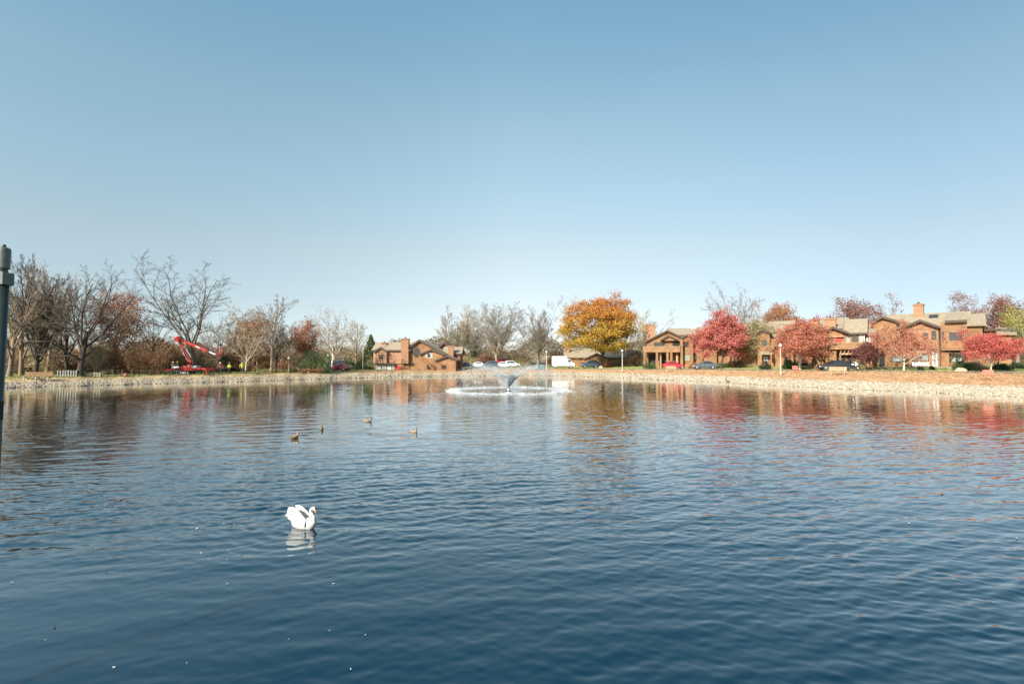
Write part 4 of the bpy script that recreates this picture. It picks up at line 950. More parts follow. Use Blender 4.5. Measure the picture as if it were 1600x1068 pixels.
    for px_, of, y0_, y1_ in ((1413, -1.2, 513, 575), (1466.3, -1.2, 513, 575), (1472.3, -.8, 503, 543.5), (1511, -.8, 503, 543.5), (1385, .003, 515, 575)):
        xx = X(px_, of); MB().box(xx - .09, xx + .09, of - .055, of - .048, Z(px_, y1_, of), Z(px_, y0_, of)).build('corner_board', 'trimwood', h.root)
    gx = X(1469.5, -1.2); MB().tube([(gx, -1.3, Z(1469, 575, -1.2)), (gx, -1.3, Z(1469, 514, -1.2))], .06, 8).build('downpipe', 'fascia', h.root)
    k = (Z(1450, 491, 5) - Z(1400, 512.5)) / 5; yA, yB = 3.0, 4.2; zA = Z(1400, 512.5) + k * (yA - .2) + .32; xs = X(1453, 3.5)
    sk = MB().slab((xs, yA, zA), (xs + 1.1, yA, zA), (xs + 1.1, yB, zA + k * 1.2), (xs, yB, zA + k * 1.2), .12).build('skylight', 'fascia', h.root)
    MB().slab((xs + .1, yA + .1, zA + k * .1 + .02), (xs + 1.0, yA + .1, zA + k * .1 + .02), (xs + 1.0, yB - .1, zA + k * 1.1 + .02), (xs + .1, yB - .1, zA + k * 1.1 + .02), .018).build('pane', 'glass', sk)
chimney_house()

def corner_house():
    h = House(1531, 78, 44, 'low-roofed brown house behind the scarlet tree', zdrop=.3)
    X, Z = h.x, h.z
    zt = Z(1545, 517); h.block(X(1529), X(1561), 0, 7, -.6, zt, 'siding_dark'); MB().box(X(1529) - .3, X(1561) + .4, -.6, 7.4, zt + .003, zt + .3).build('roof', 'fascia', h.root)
    z2 = Z(1570, 521, -2); h.block(X(1561) + .003, X(1581, -2), -2, 6, -.6, z2, 'siding')
    rr = MB().slab((X(1561) - .2, -2.6, z2 - .05), (X(1581, -2) + .6, -2.6, z2 - .05), (X(1581, -2) + .6, 2, z2 + 1.1), (X(1561) - .2, 2, z2 + 1.1), .2).build('roof', 'roof', h.root)
    h.pwin(1534, 1545, 522, 531, 0, panes=2); h.pwin(1565, 1571, 548, 560, -2, panes=1, glass='curtain'); h.pwin(1536, 1548, 550, 562, 0, panes=2, glass='curtain')
corner_house()

def stair_house():
    h = House(890, 132, 4, 'brown timber house with outside stair behind the golden tree', zdrop=.2)
    X, Z = h.x, h.z
    h.ridge(X(884), X(1000), Z(920, 558), Z(900, 545, 5), 0, 5, 10, over=.5)
    h.gable(X(915, -2), X(950, -2), X(932, -2), Z(915, 560, -2), Z(932, 553, -2), Z(950, 560, -2), -2, -.003, yover=.4)
    for a, b in ((908, 915), (918, 926), (928, 936), (955, 962), (966, 974)):
        h.window(X(a, -2 if 914 < a < 940 else 0), X(b, -2 if 914 < a < 940 else 0), .2, Z(a, 566, 0), -2 if 914 < a < 940 else 0, panes=1, glass='dark', name='garage_opening')
    h.stairs(X(911, -1.6), 0, X(898, -1.6), Z(900, 562, -1.6), -2.4, 1.0, 'siding')
    h.chimney(883.5, 889.5, 541, 556, 2)
stair_house()
def pale_house():
    h = House(826, 152, -4, 'low cream house half hidden behind the bare tree by the truck', zdrop=.2)
    X, Z = h.x, h.z
    h.ridge(X(822), X(885), Z(840, 567), Z(840, 557, 4), 0, 4, 8, m='cream', over=.4)
    for a in (828, 840, 852, 862): h.window(X(a), X(a + 7), .2, Z(a, 570), 0, panes=1, glass='curtain', frame='white', name='garage_door')
    h.pwin(873, 879, 569, 574, 0, panes=2)
pale_house()
def far_roof_house():
    h = House(1092, 128, 22, 'long tan-roofed house behind the crimson tree', zdrop=.2); X, Z = h.x, h.z
    h.ridge(X(1092), X(1180), Z(1130, 527), Z(1130, 511, 6), 0, 6, 12, over=.5)
    for a in (1092, 1098, 1112, 1146, 1160, 1170): h.pwin(a, a + 5, 534, 541, 0, panes=2); h.pwin(a, a + 5, 553, 566, 0, panes=1, glass='dark')
    h.balcony(1094, 1140, 543, 549, -1.8, 1.79, (1096, 1118, 1139))
    h.pwin(1150, 1158, 556, 566, 0, panes=1, glass='curtain')
far_roof_house()

# ------------------------------------------------------------------ vehicles (x forward, wheels on z=0)
def car(px, Y, rz, paint, label, prof, L=4.7, Wd=1.82, group=None, name='car', wheels=(.82, 3.75), wr=.33, glassk='glass', flip=False):
    """prof: stations from nose to tail (x, sill, belt, top, half width, roof half width)"""
    g = ground(px, Y); root = empty(name, g + Vector((0, 0, .09)), rz, label, 'car', group)
    V, Fq = [], []; st = prof; k = 8
    for (x, zs, zb, zt, w, rw) in st:
        xx = L / 2 - x * L / 4.7; c = Wd / 1.82
        half = [(0, zs), (w * .86 * c, zs), (w * c, zs + .14), (w * c * 1.005, (zs + zb) / 2), (w * c * .97, zb), (rw * c, max(zt - .05, zb + .01)), (rw * c * .8, zt), (0, zt + .015)]
        ring = [(xx, y, z) for y, z in half] + [(xx, -y, z) for y, z in half[-2:0:-1]]
        V.append(ring)
    n = len(V[0]); b = MB(); flat = [p for r in V for p in r]; fs = []
    for i in range(len(V) - 1):
        for j in range(n): fs.append((i * n + j, i * n + (j + 1) % n, (i + 1) * n + (j + 1) % n, (i + 1) * n + j))
    fs.append(tuple(range(n))); fs.append(tuple(range((len(V) - 1) * n, len(V) * n)))
    b.add(flat, fs); b.build('body', paint, root, smooth=False, bevel=.02)
    # glazing: side windows, windscreen and rear window slightly proud of the shell
    cab = [s_ for s_ in st if s_[3] - s_[2] > .12]; c = Wd / 1.82
    i0 = st.index(cab[0]); i1 = st.index(cab[-1])
    for sgn in (1, -1):
        for a_, b_ in zip(range(i0, i1), range(i0 + 1, i1 + 1)):
            pts = []
            for q, ii in ((0, a_), (1, b_)):
                x, zs, zb, zt, w, rw = st[ii]; xx = L / 2 - x * L / 4.7 + (-.03 if q == 0 else .03)
                dz = max(zt - .05 - zb, .02); y0, y1 = w * c * .97, rw * c
                lo, hi = .1, .86
                pts.append([(xx, sgn * (y0 + (y1 - y0) * lo + .012), zb + dz * lo), (xx, sgn * (y0 + (y1 - y0) * hi + .012), zb + dz * hi)])
            g_ = MB().poly([pts[0][0], pts[1][0], pts[1][1], pts[0][1]], (0, sgn * .008, .003)); g_.build('window', glassk, root)
    for a_, b_, nm in ((i0 - 1, i0, 'windscreen'), (i1 + 1, i1, 'rear_window')):
        if 0 <= a_ < len(st) and 0 <= b_ < len(st):
            A, B = st[a_], st[b_]; xa, xb = L / 2 - A[0] * L / 4.7, L / 2 - B[0] * L / 4.7; sx = .012 if nm == 'windscreen' else -.012
            xa += (xb - xa) * .12; za = A[3] + (B[3] - A[3]) * .12 + .02; xb -= (xb - xa) * .08; zb_ = B[3] - .03
            MB().poly([(xa + sx, -A[5] * c * .78, za), (xa + sx, A[5] * c * .78, za), (xb + sx, B[5] * c * .8, zb_ + .01), (xb + sx, -B[5] * c * .8, zb_ + .01)], (sx, 0, .01)).build(nm, glassk, root)
    for wx in wheels:
        for sgn in (1, -1):
            xx = L / 2 - wx * L / 4.7; y = sgn * (Wd / 2 - .1)
            t = MB().tube([(xx, y - sgn * .1, wr), (xx, y + sgn * .115, wr)], wr, 18).build('wheel', 'black', root, bevel=.02)
            r = MB().tube([(xx, y + sgn * .116, wr), (xx, y + sgn * .128, wr)], wr * .62, 14)
            for q in range(5):
                an = q * 2 * math.pi / 5; r.beam((xx, y + sgn * .13, wr), (xx + math.cos(an) * wr * .6, y + sgn * .13, wr + math.sin(an) * wr * .6), .05, .03)
            r.build('rim', 'chrome', t)
    for sgn in (1, -1):
        MB().box(L / 2 - .16, L / 2 - .0, sgn * Wd * .28, sgn * Wd * .42, st[1][3] - .2, st[1][3] - .08).build('headlight', 'carwhite', root)
        MB().box(-L / 2 + .0, -L / 2 + .12, sgn * Wd * .28, sgn * Wd * .43, st[-2][3] - .25, st[-2][3] - .1).build('tail_light', 'carred', root)
    return root
SEDAN = [(0, .32, .5, .58, .6, .55), (.12, .24, .6, .68, .8, .72), (.5, .2, .72, .8, .89, .78), (1.35, .2, .82, .9, .91, .76), (2.05, .2, .88, 1.33, .91, .62), (2.5, .2, .9, 1.42, .91, .62), (3.1, .2, .92, 1.41, .91, .61), (3.65, .2, .93, 1.25, .9, .6), (4.2, .22, .94, 1.0, .88, .7), (4.6, .28, .9, .97, .84, .7), (4.7, .4, .75, .85, .74, .65)]
SUV = [(0, .35, .65, .75, .65, .6), (.12, .28, .8, .9, .82, .74), (.5, .25, .9, 1.0, .9, .8), (1.15, .25, .98, 1.06, .92, .8), (1.75, .25, 1.0, 1.58, .92, .66), (2.3, .25, 1.02, 1.7, .92, .68), (3.3, .25, 1.04, 1.7, .92, .67), (4.1, .25, 1.05, 1.64, .91, .65), (4.5, .28, 1.05, 1.2, .9, .72), (4.65, .32, 1.0, 1.1, .86, .7), (4.7, .42, .8, .95, .8, .7)]
car(1305, 73, math.pi + math.radians(-15), 'carblack', 'black sedan parked behind the long tan bench', SEDAN, L=4.4)
car(1101, 91.5, math.pi + math.radians(-14), 'carslate', 'slate grey sedan parked beside the crimson tree', SEDAN, L=4.2)
car(1053, 96.5, math.radians(-10), 'carred', 'bright red sedan parked in front of the pillared porch', SEDAN, L=4.1)
car(922, 117, math.pi, 'carblue', 'dark blue minivan parked below the golden tree', SUV, L=4.0)
car(530, 99.5, 0.05, 'carblue', 'dark blue van parked behind the maroon car', [(a, b, c, d * (1.18 if d > 1.2 else 1), e, f) for a, b, c, d, e, f in SUV], L=4.9, name='van')['category'] = 'van'
car(530, 95.5, math.pi, 'carmaroon', 'maroon car parked in front of the dark blue van', SEDAN, L=3.6)
for px, pt, w in ((745, 'carwhite', 'white car at the left of the row beyond the fountain'), (728, 'carslate', 'grey car at the foot of the olive brown shrub'), (765, 'carslate', 'grey car left of the wide tree trunk beyond the fountain'), (788, 'carwhite', 'white car right of the wide tree trunk beyond the fountain')):
    car(px, 128, math.pi * (px % 2), pt, w, SUV if px == 765 else SEDAN, L=4.5)
car(786, 146, 0.0, 'carred', 'small red car seen above the white car beyond the fountain', SUV, L=4.2).location.z += .5
car(800, 131, .3, 'carwhite', 'pale hatchback at the right of the row beyond the fountain', SUV, L=4.0)

def truck():
    Y = 115; g = ground(880, Y); k = Y / F; root = empty('box_truck', g + Vector((0, 0, .09)), math.radians(-3), 'white box truck parked beside the cream lamp post', 'truck')
    L = 5.3; x0 = -L / 2 * .95
    b = MB().box(x0, x0 + 3.35, -1.02, 1.02, .55, 2.75); b.build('cargo_box', 'white', root, bevel=.04)
    MB().box(x0 - .02, x0 + 3.4, -1.05, 1.05, 2.753, 2.85).build('roof_edge', 'fascia', root)
    c = MB().poly([(x0 + 3.36, -.95, .5), (x0 + 5.0, -.95, .5), (x0 + 5.05, -.95, 1.15), (x0 + 4.45, -.95, 1.35), (x0 + 4.1, -.95, 2.05), (x0 + 3.36, -.95, 2.1)], (0, 1.9, 0)); c.build('cab', 'white', root, bevel=.05)
    for s_ in (1, -1):
        MB().poly([(x0 + 3.55, s_ * .952, 1.4), (x0 + 4.3, s_ * .952, 1.4), (x0 + 4.05, s_ * .952, 1.95), (x0 + 3.55, s_ * .952, 1.95)], (0, s_ * .02, 0)).build('window', 'glass', root)
        MB().box(x0 + 4.4, x0 + 4.48, s_ * .97, s_ * 1.15, 1.4, 1.62).build('mirror', 'fascia', root)
        MB().box(x0 + 5.03, x0 + 5.08, s_ * .55, s_ * .85, .8, 1.0).build('headlight', 'chrome', root)
        for wx in (.75, 4.15):
            t = MB().tube([(x0 + wx, s_ * .72, .4), (x0 + wx, s_ * .98, .4)], .4, 16).build('wheel', 'black', root)
            MB().tube([(x0 + wx, s_ * .981, .4), (x0 + wx, s_ * 1.0, .4)], .22, 12).build('rim', 'palegrey', t)
    MB().poly([(x0 + 4.48, -.85, 1.40), (x0 + 4.48, .85, 1.40), (x0 + 4.14, .85, 1.98), (x0 + 4.14, -.85, 1.98)], (.02, 0, .01)).build('windscreen', 'glass', root)
    MB().box(x0, x0 + 4.9, -.8, .8, .42, .53).build('chassis', 'black', root)
    MB().box(x0 + 5.06, x0 + 5.2, -.9, .9, .42, .68).build('bumper', 'fascia', root)
    m = MB(); m.box(x0 + 1.0, x0 + 1.45, -1.03, -1.022, 2.1, 2.16); m.box(x0 + .9, x0 + 1.8, -1.03, -1.022, 1.93, 1.97); m.box(x0 + 1.22, x0 + 1.3, -1.03, -1.022, 1.2, 1.6); m.build('side_marking', 'fascia', root)
truck()

def motorcycle():
    g = ground(1331, 70.5); root = empty('motorcycle', g + Vector((0, 0, .09)), math.radians(-35), 'dark motorcycle with white fairing parked behind the black car', 'motorcycle')
    for x in (-.7, .7):
        b = MB(); pts = [(x + .28 * math.cos(t * math.pi / 10), 0, .32 + .28 * math.sin(t * math.pi / 10)) for t in range(21)]; b.tube(pts, .06, 6, cap=False)
        w = b.build('wheel', 'black', root); MB().tube([(x, -.05, .32), (x, .05, .32)], .1, 10).build('hub', 'chrome', w)
    MB().tube([(.7, 0, .32), (.5, 0, .8), (.42, 0, 1.05)], .035, 6).build('fork', 'chrome', root)
    b = MB(); b.ball((0, 0, .45), (.3, .16, .2), 10, 6); b.tube([(-.7, 0, .32), (-.1, 0, .4), (.4, 0, .85)], .05, 6); b.build('engine', 'black', root)
    MB().ball((.12, 0, .8), (.3, .15, .15), 10, 6).build('fuel_tank', 'carblack', root)
    MB().poly([(-.75, -.14, .72), (-.1, -.14, .74), (-.1, -.14, .84), (-.45, -.14, .84), (-.8, -.14, .92)], (0, .28, 0)).build('seat', 'black', root, bevel=.03)
    MB().poly([(.4, -.2, .55), (.75, -.12, .75), (.62, -.12, 1.05), (.42, -.2, 1.2), (.35, -.2, .9)], (0, .4, 0)).build('fairing', 'white', root, bevel=.05)
    MB().tube([(.38, -.36, 1.08), (.45, 0, 1.05), (.38, .36, 1.08)], .02, 6).build('handlebar', 'chrome', root)
motorcycle()

# ------------------------------------------------------------------ people
def person(loc, rz, label, shirt, trousers, hat=None, stride=.18, arms=((.32, .1, .95), (-.32, .1, .95)), lean=0.0, vest=None, h=1.75, hair=True):
    root = empty('person', loc, rz, label, 'person'); k = h / 1.75
    J = {}; E = []
    def j(n, x, y, z, r, p=None):
        J[n] = len(J), Vector((x, y + lean * max(z - .9, 0), z)) * k, r * k
        if p: E.append((J[p][0], J[n][0]))
    j('pelvis', 0, 0, .95, .13); j('waist', 0, 0, 1.1, .125, 'pelvis'); j('chest', 0, 0, 1.3, .15, 'waist'); j('neck0', 0, 0, 1.45, .085, 'chest'); j('neck', 0, 0, 1.52, .055, 'neck0')
    j('jaw', 0, -.015, 1.58, .07, 'neck'); j('head', 0, -.005, 1.65, .088, 'jaw'); j('crown', 0, .005, 1.70, .075, 'head'); j('nose', 0, -.105, 1.63, .014, 'jaw')
    for s_, nm, hand in ((1, 'l', arms[0]), (-1, 'r', arms[1])):
        st = stride * s_
        j('hip' + nm, .1 * s_, 0, .88, .1, 'pelvis'); j('knee' + nm, .11 * s_, -st * .5 - .03, .5, .065, 'hip' + nm); j('ankle' + nm, .11 * s_, -st * .9 + .02, .1, .045, 'knee' + nm); j('toe' + nm, .12 * s_, -st * .9 - .16, .05, .04, 'ankle' + nm)
        j('sh' + nm, .19 * s_, 0, 1.42, .07, 'neck0'); hx, hy, hz = hand; hx = abs(hx) * s_
        el = (Vector((.19 * s_, 0, 1.42)) + Vector((hx, -hy, hz))) / 2 + Vector((.05 * s_, .06, -.02)); j('el' + nm, el.x, el.y, el.z, .048, 'sh' + nm); j('wr' + nm, hx, -hy, hz, .032, 'el' + nm)
        d = (Vector((hx, -hy, hz)) - el).normalized(); q = Vector((hx, -hy, hz)) + d * .07; j('palm' + nm, q.x, q.y, q.z, .035, 'wr' + nm)
        for fi, (o_, ln) in enumerate(((-.03, .07), (-.01, .085), (.012, .08), (.032, .065))):
            f = q + d * ln + Vector((0, o_, -.01)); j(f'f{fi}{nm}', f.x, f.y, f.z, .011, 'palm' + nm)
        f = q + d * .02 + Vector((-.045 * s_, -.02, 0)); j('th' + nm, f.x, f.y, f.z, .012, 'palm' + nm)
    me = bpy.data.meshes.new('body'); me.from_pydata([v[1] for v in J.values()], E, []); o = bpy.data.objects.new('body', me); COL.objects.link(o)
    o.modifiers.new('skin', 'SKIN')
    sk = me.skin_vertices[0].data if me.skin_vertices else None
    if sk is None:
        bm = bmesh.new(); bm.from_mesh(me); bm.verts.layers.skin.verify(); bm.to_mesh(me); bm.free(); sk = me.skin_vertices[0].data
    for i, v in enumerate(J.values()): sk[i].radius = (v[2], v[2] * (.8 if i in (1, 2, 3) else 1)); sk[i].use_root = (i == 0)
    ss = o.modifiers.new('sub', 'SUBSURF'); ss.levels = 1; ss.render_levels = 1; apply_mods(o); o.parent = root
    for p in o.data.polygons: p.use_smooth = True
    wl_, wr_ = J['wrl'][1], J['wrr'][1]
    def pick(c):
        if c.z > 1.5 * k or (c - wl_).length < .04 * k or (c - wr_).length < .04 * k or (abs(c.x) > .26 * k and min((c - wl_).length, (c - wr_).length) < .16 * k and c.z < 1.2 * k): return 0
        if c.z > .97 * k or abs(c.x) > .22 * k: return 1
        return 3 if c.z < .1 * k else 2
    recolor(o, ['skin', shirt, trousers, 'black'], pick)
    hc = J['head'][1]
    if hat:
        b = MB(); b.ball(hc + Vector((0, .0, .065 * k)), (.125 * k, .14 * k, .095 * k), 14, 8); b.tube([hc + Vector((0, -.02, .05 * k)), hc + Vector((0, -.02, .065 * k))], .155 * k, 14); b.build('hard_hat', hat, root, smooth=True)
    elif hair: MB().ball(hc + Vector((0, .025 * k, .04 * k)), (.1 * k, .105 * k, .1 * k), 12, 8).build('hair', mat('dark_hair', (.03, .02, .015), .8), root, smooth=True)
    if vest:
        b = MB(); n = 16; vs = []; fs = []
        for zz, rx, ry in ((.98, .2, .175), (1.15, .195, .17), (1.3, .225, .19), (1.42, .2, .15)):
            for q in range(n):
                a = 2 * math.pi * q / n; vs.append((rx * k * math.cos(a), ry * k * math.sin(a) + lean * max(zz * k - .9, 0), zz * k))
        for i in range(3):
            for q in range(n): fs.append((i * n + q, i * n + (q + 1) % n, (i + 1) * n + (q + 1) % n, (i + 1) * n + q))
        b.add(vs, fs); b.build('vest', vest, root, smooth=True)
    return root
mat('hi_vis_yellow', (.62, .72, .06), .7); mat('faded_red_shirt', (.50, .10, .09), .85); mat('grey_shirt', (.30, .32, .33), .85); mat('navy_trousers', (.05, .06, .09), .85)
mat('khaki_trousers', (.33, .28, .20), .85); mat('white_hat', (.82, .8, .74), .4); mat('sand_shirt', (.52, .43, .30), .85); mat('light_blue_jeans', (.42, .48, .58), .85); mat('jacket_black', (.03, .03, .035), .7)
person(ground(344, 79.5), .5, 'person in red jacket and white hard hat walking right of the lift', 'faded_red_shirt', 'navy_trousers', 'white_hat', .28, lean=.06)
person(ground(358, 80), -.3, 'person in yellow vest with dark trousers walking behind the red-jacketed person', 'hi_vis_yellow', 'navy_trousers', 'white_hat', .25, vest='hi_vis_yellow', lean=.05)
person(ground(378, 81), .4, 'person in yellow jacket and khaki trousers, rightmost of the walkers', 'hi_vis_yellow', 'khaki_trousers', 'white_hat', .3, lean=.08)
person(ground(270, 77), 1.2, 'person in sand coloured shirt and white hard hat at the left end of the lift', 'sand_shirt', 'light_blue_jeans', 'white_hat', .12, arms=((.25, .35, 1.1), (.25, .35, 1.1)), h=1.85)
person(ground(277, 78), -1.0, 'person in grey clothes standing behind the sand-shirted worker', 'grey_shirt', 'light_blue_jeans', 'hi_vis_yellow', .1, arms=((.25, .3, 1.15), (.25, .3, 1.1)), h=1.9)

# ------------------------------------------------------------------ the red spider lift
def lift():
    Y = 77; base = ground(292, Y); root = empty('spider_lift', base, 0, 'red tracked spider lift with folded boom and silver tip on the left bank', 'lift')
    def P(px, py, dy=0): return at(px, py, Y + dy) - base
    gz = .02
    for dy in (-.55, .55):
        a, b = P(284, 580).x, P(301, 580).x; t = MB(); z1 = .5
        pts = [(a, 0, .25), (a + .05, 0, .42), (a + .25, 0, z1), (b - .25, 0, z1), (b - .05, 0, .42), (b, 0, .25), (b - .1, 0, .08), (b - .3, 0, .0), (a + .3, 0, .0), (a + .1, 0, .08)]
        t.poly([(x, dy - .15, z) for x, _, z in pts], (0, .3, 0)); tr = t.build('track', 'black', root)
        w = MB()
        for q in range(4): xx = a + .3 + (b - a - .6) * q / 3; w.tube([(xx, dy - .17, .25), (xx, dy + .17, .25)], .14, 10)
        w.build('track_wheels', 'steel', tr)
    c0, c1 = P(283, 574), P(307, 574)
    b = MB(); b.box(c0.x, c1.x, -.35, .35, .55, .85); b.box(P(286, 570).x, P(301, 570).x, -.45, .45, .853, 1.25); b.build('chassis', 'red', root, bevel=.04)
    MB().box(P(301.5, 572).x, P(311, 572).x, -.5, .5, .87, 1.3).build('engine_cover', 'palegrey', root, bevel=.06)
    MB().box(P(272, 575).x, P(282.6, 575).x, -.4, .4, .6, 1.15).build('control_box', 'steel', root, bevel=.03)
    tq = P(298, 568); MB().tube([(tq.x, 0, 1.253), (tq.x, 0, 1.5)], .42, 16).build('turret', 'red', root)
    j0, j1, j2, j3, j4 = P(298.5, 566), P(279, 529.5), P(326.5, 549), P(337, 553.5), P(345, 554.5)
    for v in (j0, j1, j2, j3, j4): v.y = 0
    up = (j1 - j0).normalized()
    MB().beam(j0, j1, .26, .34).build('lower_boom', 'red', root, bevel=.03)
    MB().beam(j0 + Vector((-.38, -.02, .1)), j1 + Vector((-.12, -.02, -.6)), .12, .12).build('lifting_link', 'cream', root)
    MB().beam(j0 + up * .9 + Vector((.42, 0, 0)), j0 + up * 2.9 + Vector((.32, 0, 0)), .12, .12).build('hydraulic_cylinder', 'steel', root)
    k = MB(); k.tube([j1 + Vector((0, -.28, 0)), j1 + Vector((0, .28, 0))], .42, 14); k.box(j1.x - .5, j1.x + .1, -.24, .24, j1.z - .3, j1.z + .32); k.build('elbow', 'red', root, bevel=.04)
    MB().beam(j1, j2, .28, .36).build('upper_boom', 'red', root, bevel=.03)
    d = (j2 - j1).normalized(); m1 = j1 + d * 2.9
    MB().beam(m1 + Vector((0, -.176, 0)), m1 + d * .7 + Vector((0, -.176, 0)), .01, .12).build('boom_stripe', 'white', root)
    MB().beam(j2 + d * .003, j3, .2, .22).build('boom_tip', 'steel', root)
    MB().beam(j3 + d * .003, j4, .22, .24).build('jib', 'red', root)
    bk = P(346, 553); bx = bk.x - .1; bz = j4.z + .12; f = MB(); f.box(bx - .55, bx + .45, -.4, .4, bz, bz + .08)
    for z in (bz + .5, bz + 1.0):
        for a_, b_ in (((-.55, -.4), (.45, -.4)), ((.45, -.4), (.45, .4)), ((.45, .4), (-.55, .4)), ((-.55, .4), (-.55, -.4))): f.beam((bx + a_[0], a_[1], z), (bx + b_[0], b_[1], z), .045)
    for a_ in ((-.55, -.4), (.45, -.4), (.45, .4), (-.55, .4), (-.05, -.4), (-.05, .4)): f.beam((bx + a_[0], a_[1], bz + .081), (bx + a_[0], a_[1], bz + 1.0), .045)
    f.build('platform', 'red', root)
    # outriggers
    def leg(hx, hz, kx, kz, fx, y0, y1):
        b = MB(); b.beam((hx, y0, hz), (kx, y1, kz), .22, .26); b.beam((kx, y1, kz - .05), (fx, y1, .1), .16, .16)
        o = b.build('outrigger', 'red', root, bevel=.02); MB().tube([(fx, y1, -.02), (fx, y1, .09)], .24, 12).build('foot_pad', 'black', o)
    leg(P(286, 574).x, .9, P(259, 577).x, .55, P(255, 583).x, -.3, -1.4); leg(P(286, 574).x, .9, P(274, 574).x, .95, P(272, 585).x, .3, 1.8)
    leg(P(304, 574).x, .85, P(330, 574.5).x, .85, P(333, 584).x, -.3, -1.4); leg(P(304, 574).x, .85, P(324, 578).x, .8, P(325, 583).x, .3, 1.6)
    pl = base + Vector((bx - .05, 0, bz + .082)); person(pl, .9, 'person in black jacket and pale trousers standing on the lift platform', 'jacket_black', 'palegrey', None, .06, arms=((.28, .4, 1.15), (.28, .4, 1.2)), lean=.1)
lift()

# ------------------------------------------------------------------ benches, lamps, fences, small things
def bench(px, Y, rz, label, w=1.8, wood='tan', metal='palegrey', red=False):
    g = ground(px, Y); root = empty('bench', g + Vector((0, 0, .04)), rz, label, 'bench', None)
    if red:
        for s_ in (-1, 1):
            b = MB(); x = s_ * (w / 2 - .12); b.beam((x, .0, -.05), (x, .0, .43), .07); b.beam((x, -.28, .43), (x, .26, .43), .05); b.beam((x, .24, .43), (x, .34, .92), .05); b.beam((x, -.28, .02), (x, .28, .02), .05)
            b.build('leg', wood, root)
        MB().slab((-w / 2, -.28, .46), (w / 2, -.28, .46), (w / 2, .22, .45), (-w / 2, .22, .45), .03).build('seat', wood, root, bevel=.01)
        MB().poly([(-w / 2, .23, .5), (w / 2, .23, .5), (w / 2, .33, .98), (-w / 2, .33, .98)], (0, .035, -.005)).build('backrest', wood, root, bevel=.01)
    else:
        for s_ in ((-1, 1) if w < 2.5 else (-1, 0, 1)):
            b = MB(); x = s_ * (w / 2 - .25); b.beam((x, -.2, -.05), (x, -.2, .42), .09); b.beam((x, .22, -.05), (x, .34, .95), .08); b.beam((x, -.25, .4), (x, .26, .4), .07); b.build('leg', metal, root)
        s1 = MB(); 
        for q in range(3): s1.box(-w / 2, w / 2, -.26 + q * .17, -.11 + q * .17, .44, .485)
        s1.build('seat', wood, root)
        s2 = MB()
        for q in range(3): s2.box(-w / 2, w / 2, .22 + q * .035, .255 + q * .035, .54 + q * .16, .68 + q * .16)
        s2.build('backrest', wood, root)
    return root
mat('weathered_brown_wood', (.24, .14, .07), .85, .2, 3); mat('pink_red_coated_metal', (.62, .20, .15), .6, .08, 4)
bench(58, 62.6, 0.06, 'long weathered wooden bench on the left bank', 3.2, 'weathered_brown_wood')
bench(1309, 65, math.radians(-30) + math.pi, 'long tan bench in front of the black sedan', 1.9, 'tan', 'cream')
bench(1048, 88, math.radians(-12) + math.pi, 'tan bench in front of the red sedan', 1.7, 'tan', 'cream')
bench(1543, 52.5, math.radians(-32) + math.pi, 'red metal bench in front of the scarlet tree', .85, 'pink_red_coated_metal', red=True)
bench(1245, 70.5, math.radians(-70) + math.pi, 'red metal bench beside the tall lamp post', .9, 'pink_red_coated_metal', red=True)

def lamp(px, Y, ytop, label, metal='cream', r=.085, base=True):
    g = ground(px, Y); H = at(px, ytop, Y).z - g.z; root = empty('street_lamp', g, 0, label, 'lamp post')
    b = MB().tube([(0, 0, -.1), (0, 0, .45), (0, 0, .5), (0, 0, H - .62)], [r * 1.7, r * 1.6, r, r * .75], 12); b.build('pole', metal, root, smooth=True)
    MB().tube([(0, 0, H - .617), (0, 0, H - .57), (0, 0, H - .52)], [.1, .17, .14], 12).build('lamp_holder', 'fascia', root)
    l = MB().tube([(0, 0, H - .517), (0, 0, H - .4), (0, 0, H - .18)], [.12, .17, .19], 12).build('lantern', 'white', root, smooth=True)
    MB().tube([(0, 0, H - .177), (0, 0, H - .12), (0, 0, H)], [.23, .16, .02], 12).build('lamp_cap', metal, root)
    return root
lamp(1220, 70, 536, 'tall cream lamp post on the bank between the two red trees', r=.095)
lamp(972.5, 94, 545, 'cream lamp post below the right side of the golden tree', r=.1)
lamp(854, 108, 547.5, 'cream lamp post left of the white box truck', r=.1)
lamp(451, 86, 556, 'slender lamp with pale head left of the rounded green shrub', metal='palegrey', r=.045)
lamp(512.5, 90, 552, 'green lamp post with pale head at the front of the blue van', metal='green', r=.09)
lamp(526, 105, 556, 'small pale lamp rising behind the blue van', metal='palegrey', r=.05)
def pole(px, Y, ytop, label, m='palegrey', r=.1):
    g = ground(px, Y); H = at(px, ytop, Y).z - g.z; root = empty('utility_pole', g, 0, label, 'pole')
    MB().tube([(0, 0, -.1), (0, 0, H)], [r, r * .75], 10).build('pole', m, root, smooth=True); MB().tube([(0, 0, H + .003), (0, 0, H + .08)], r * .95, 10).build('cap', m, root)
pole(567, 104, 545, 'pale grey pole between the pine tree and the lodge')
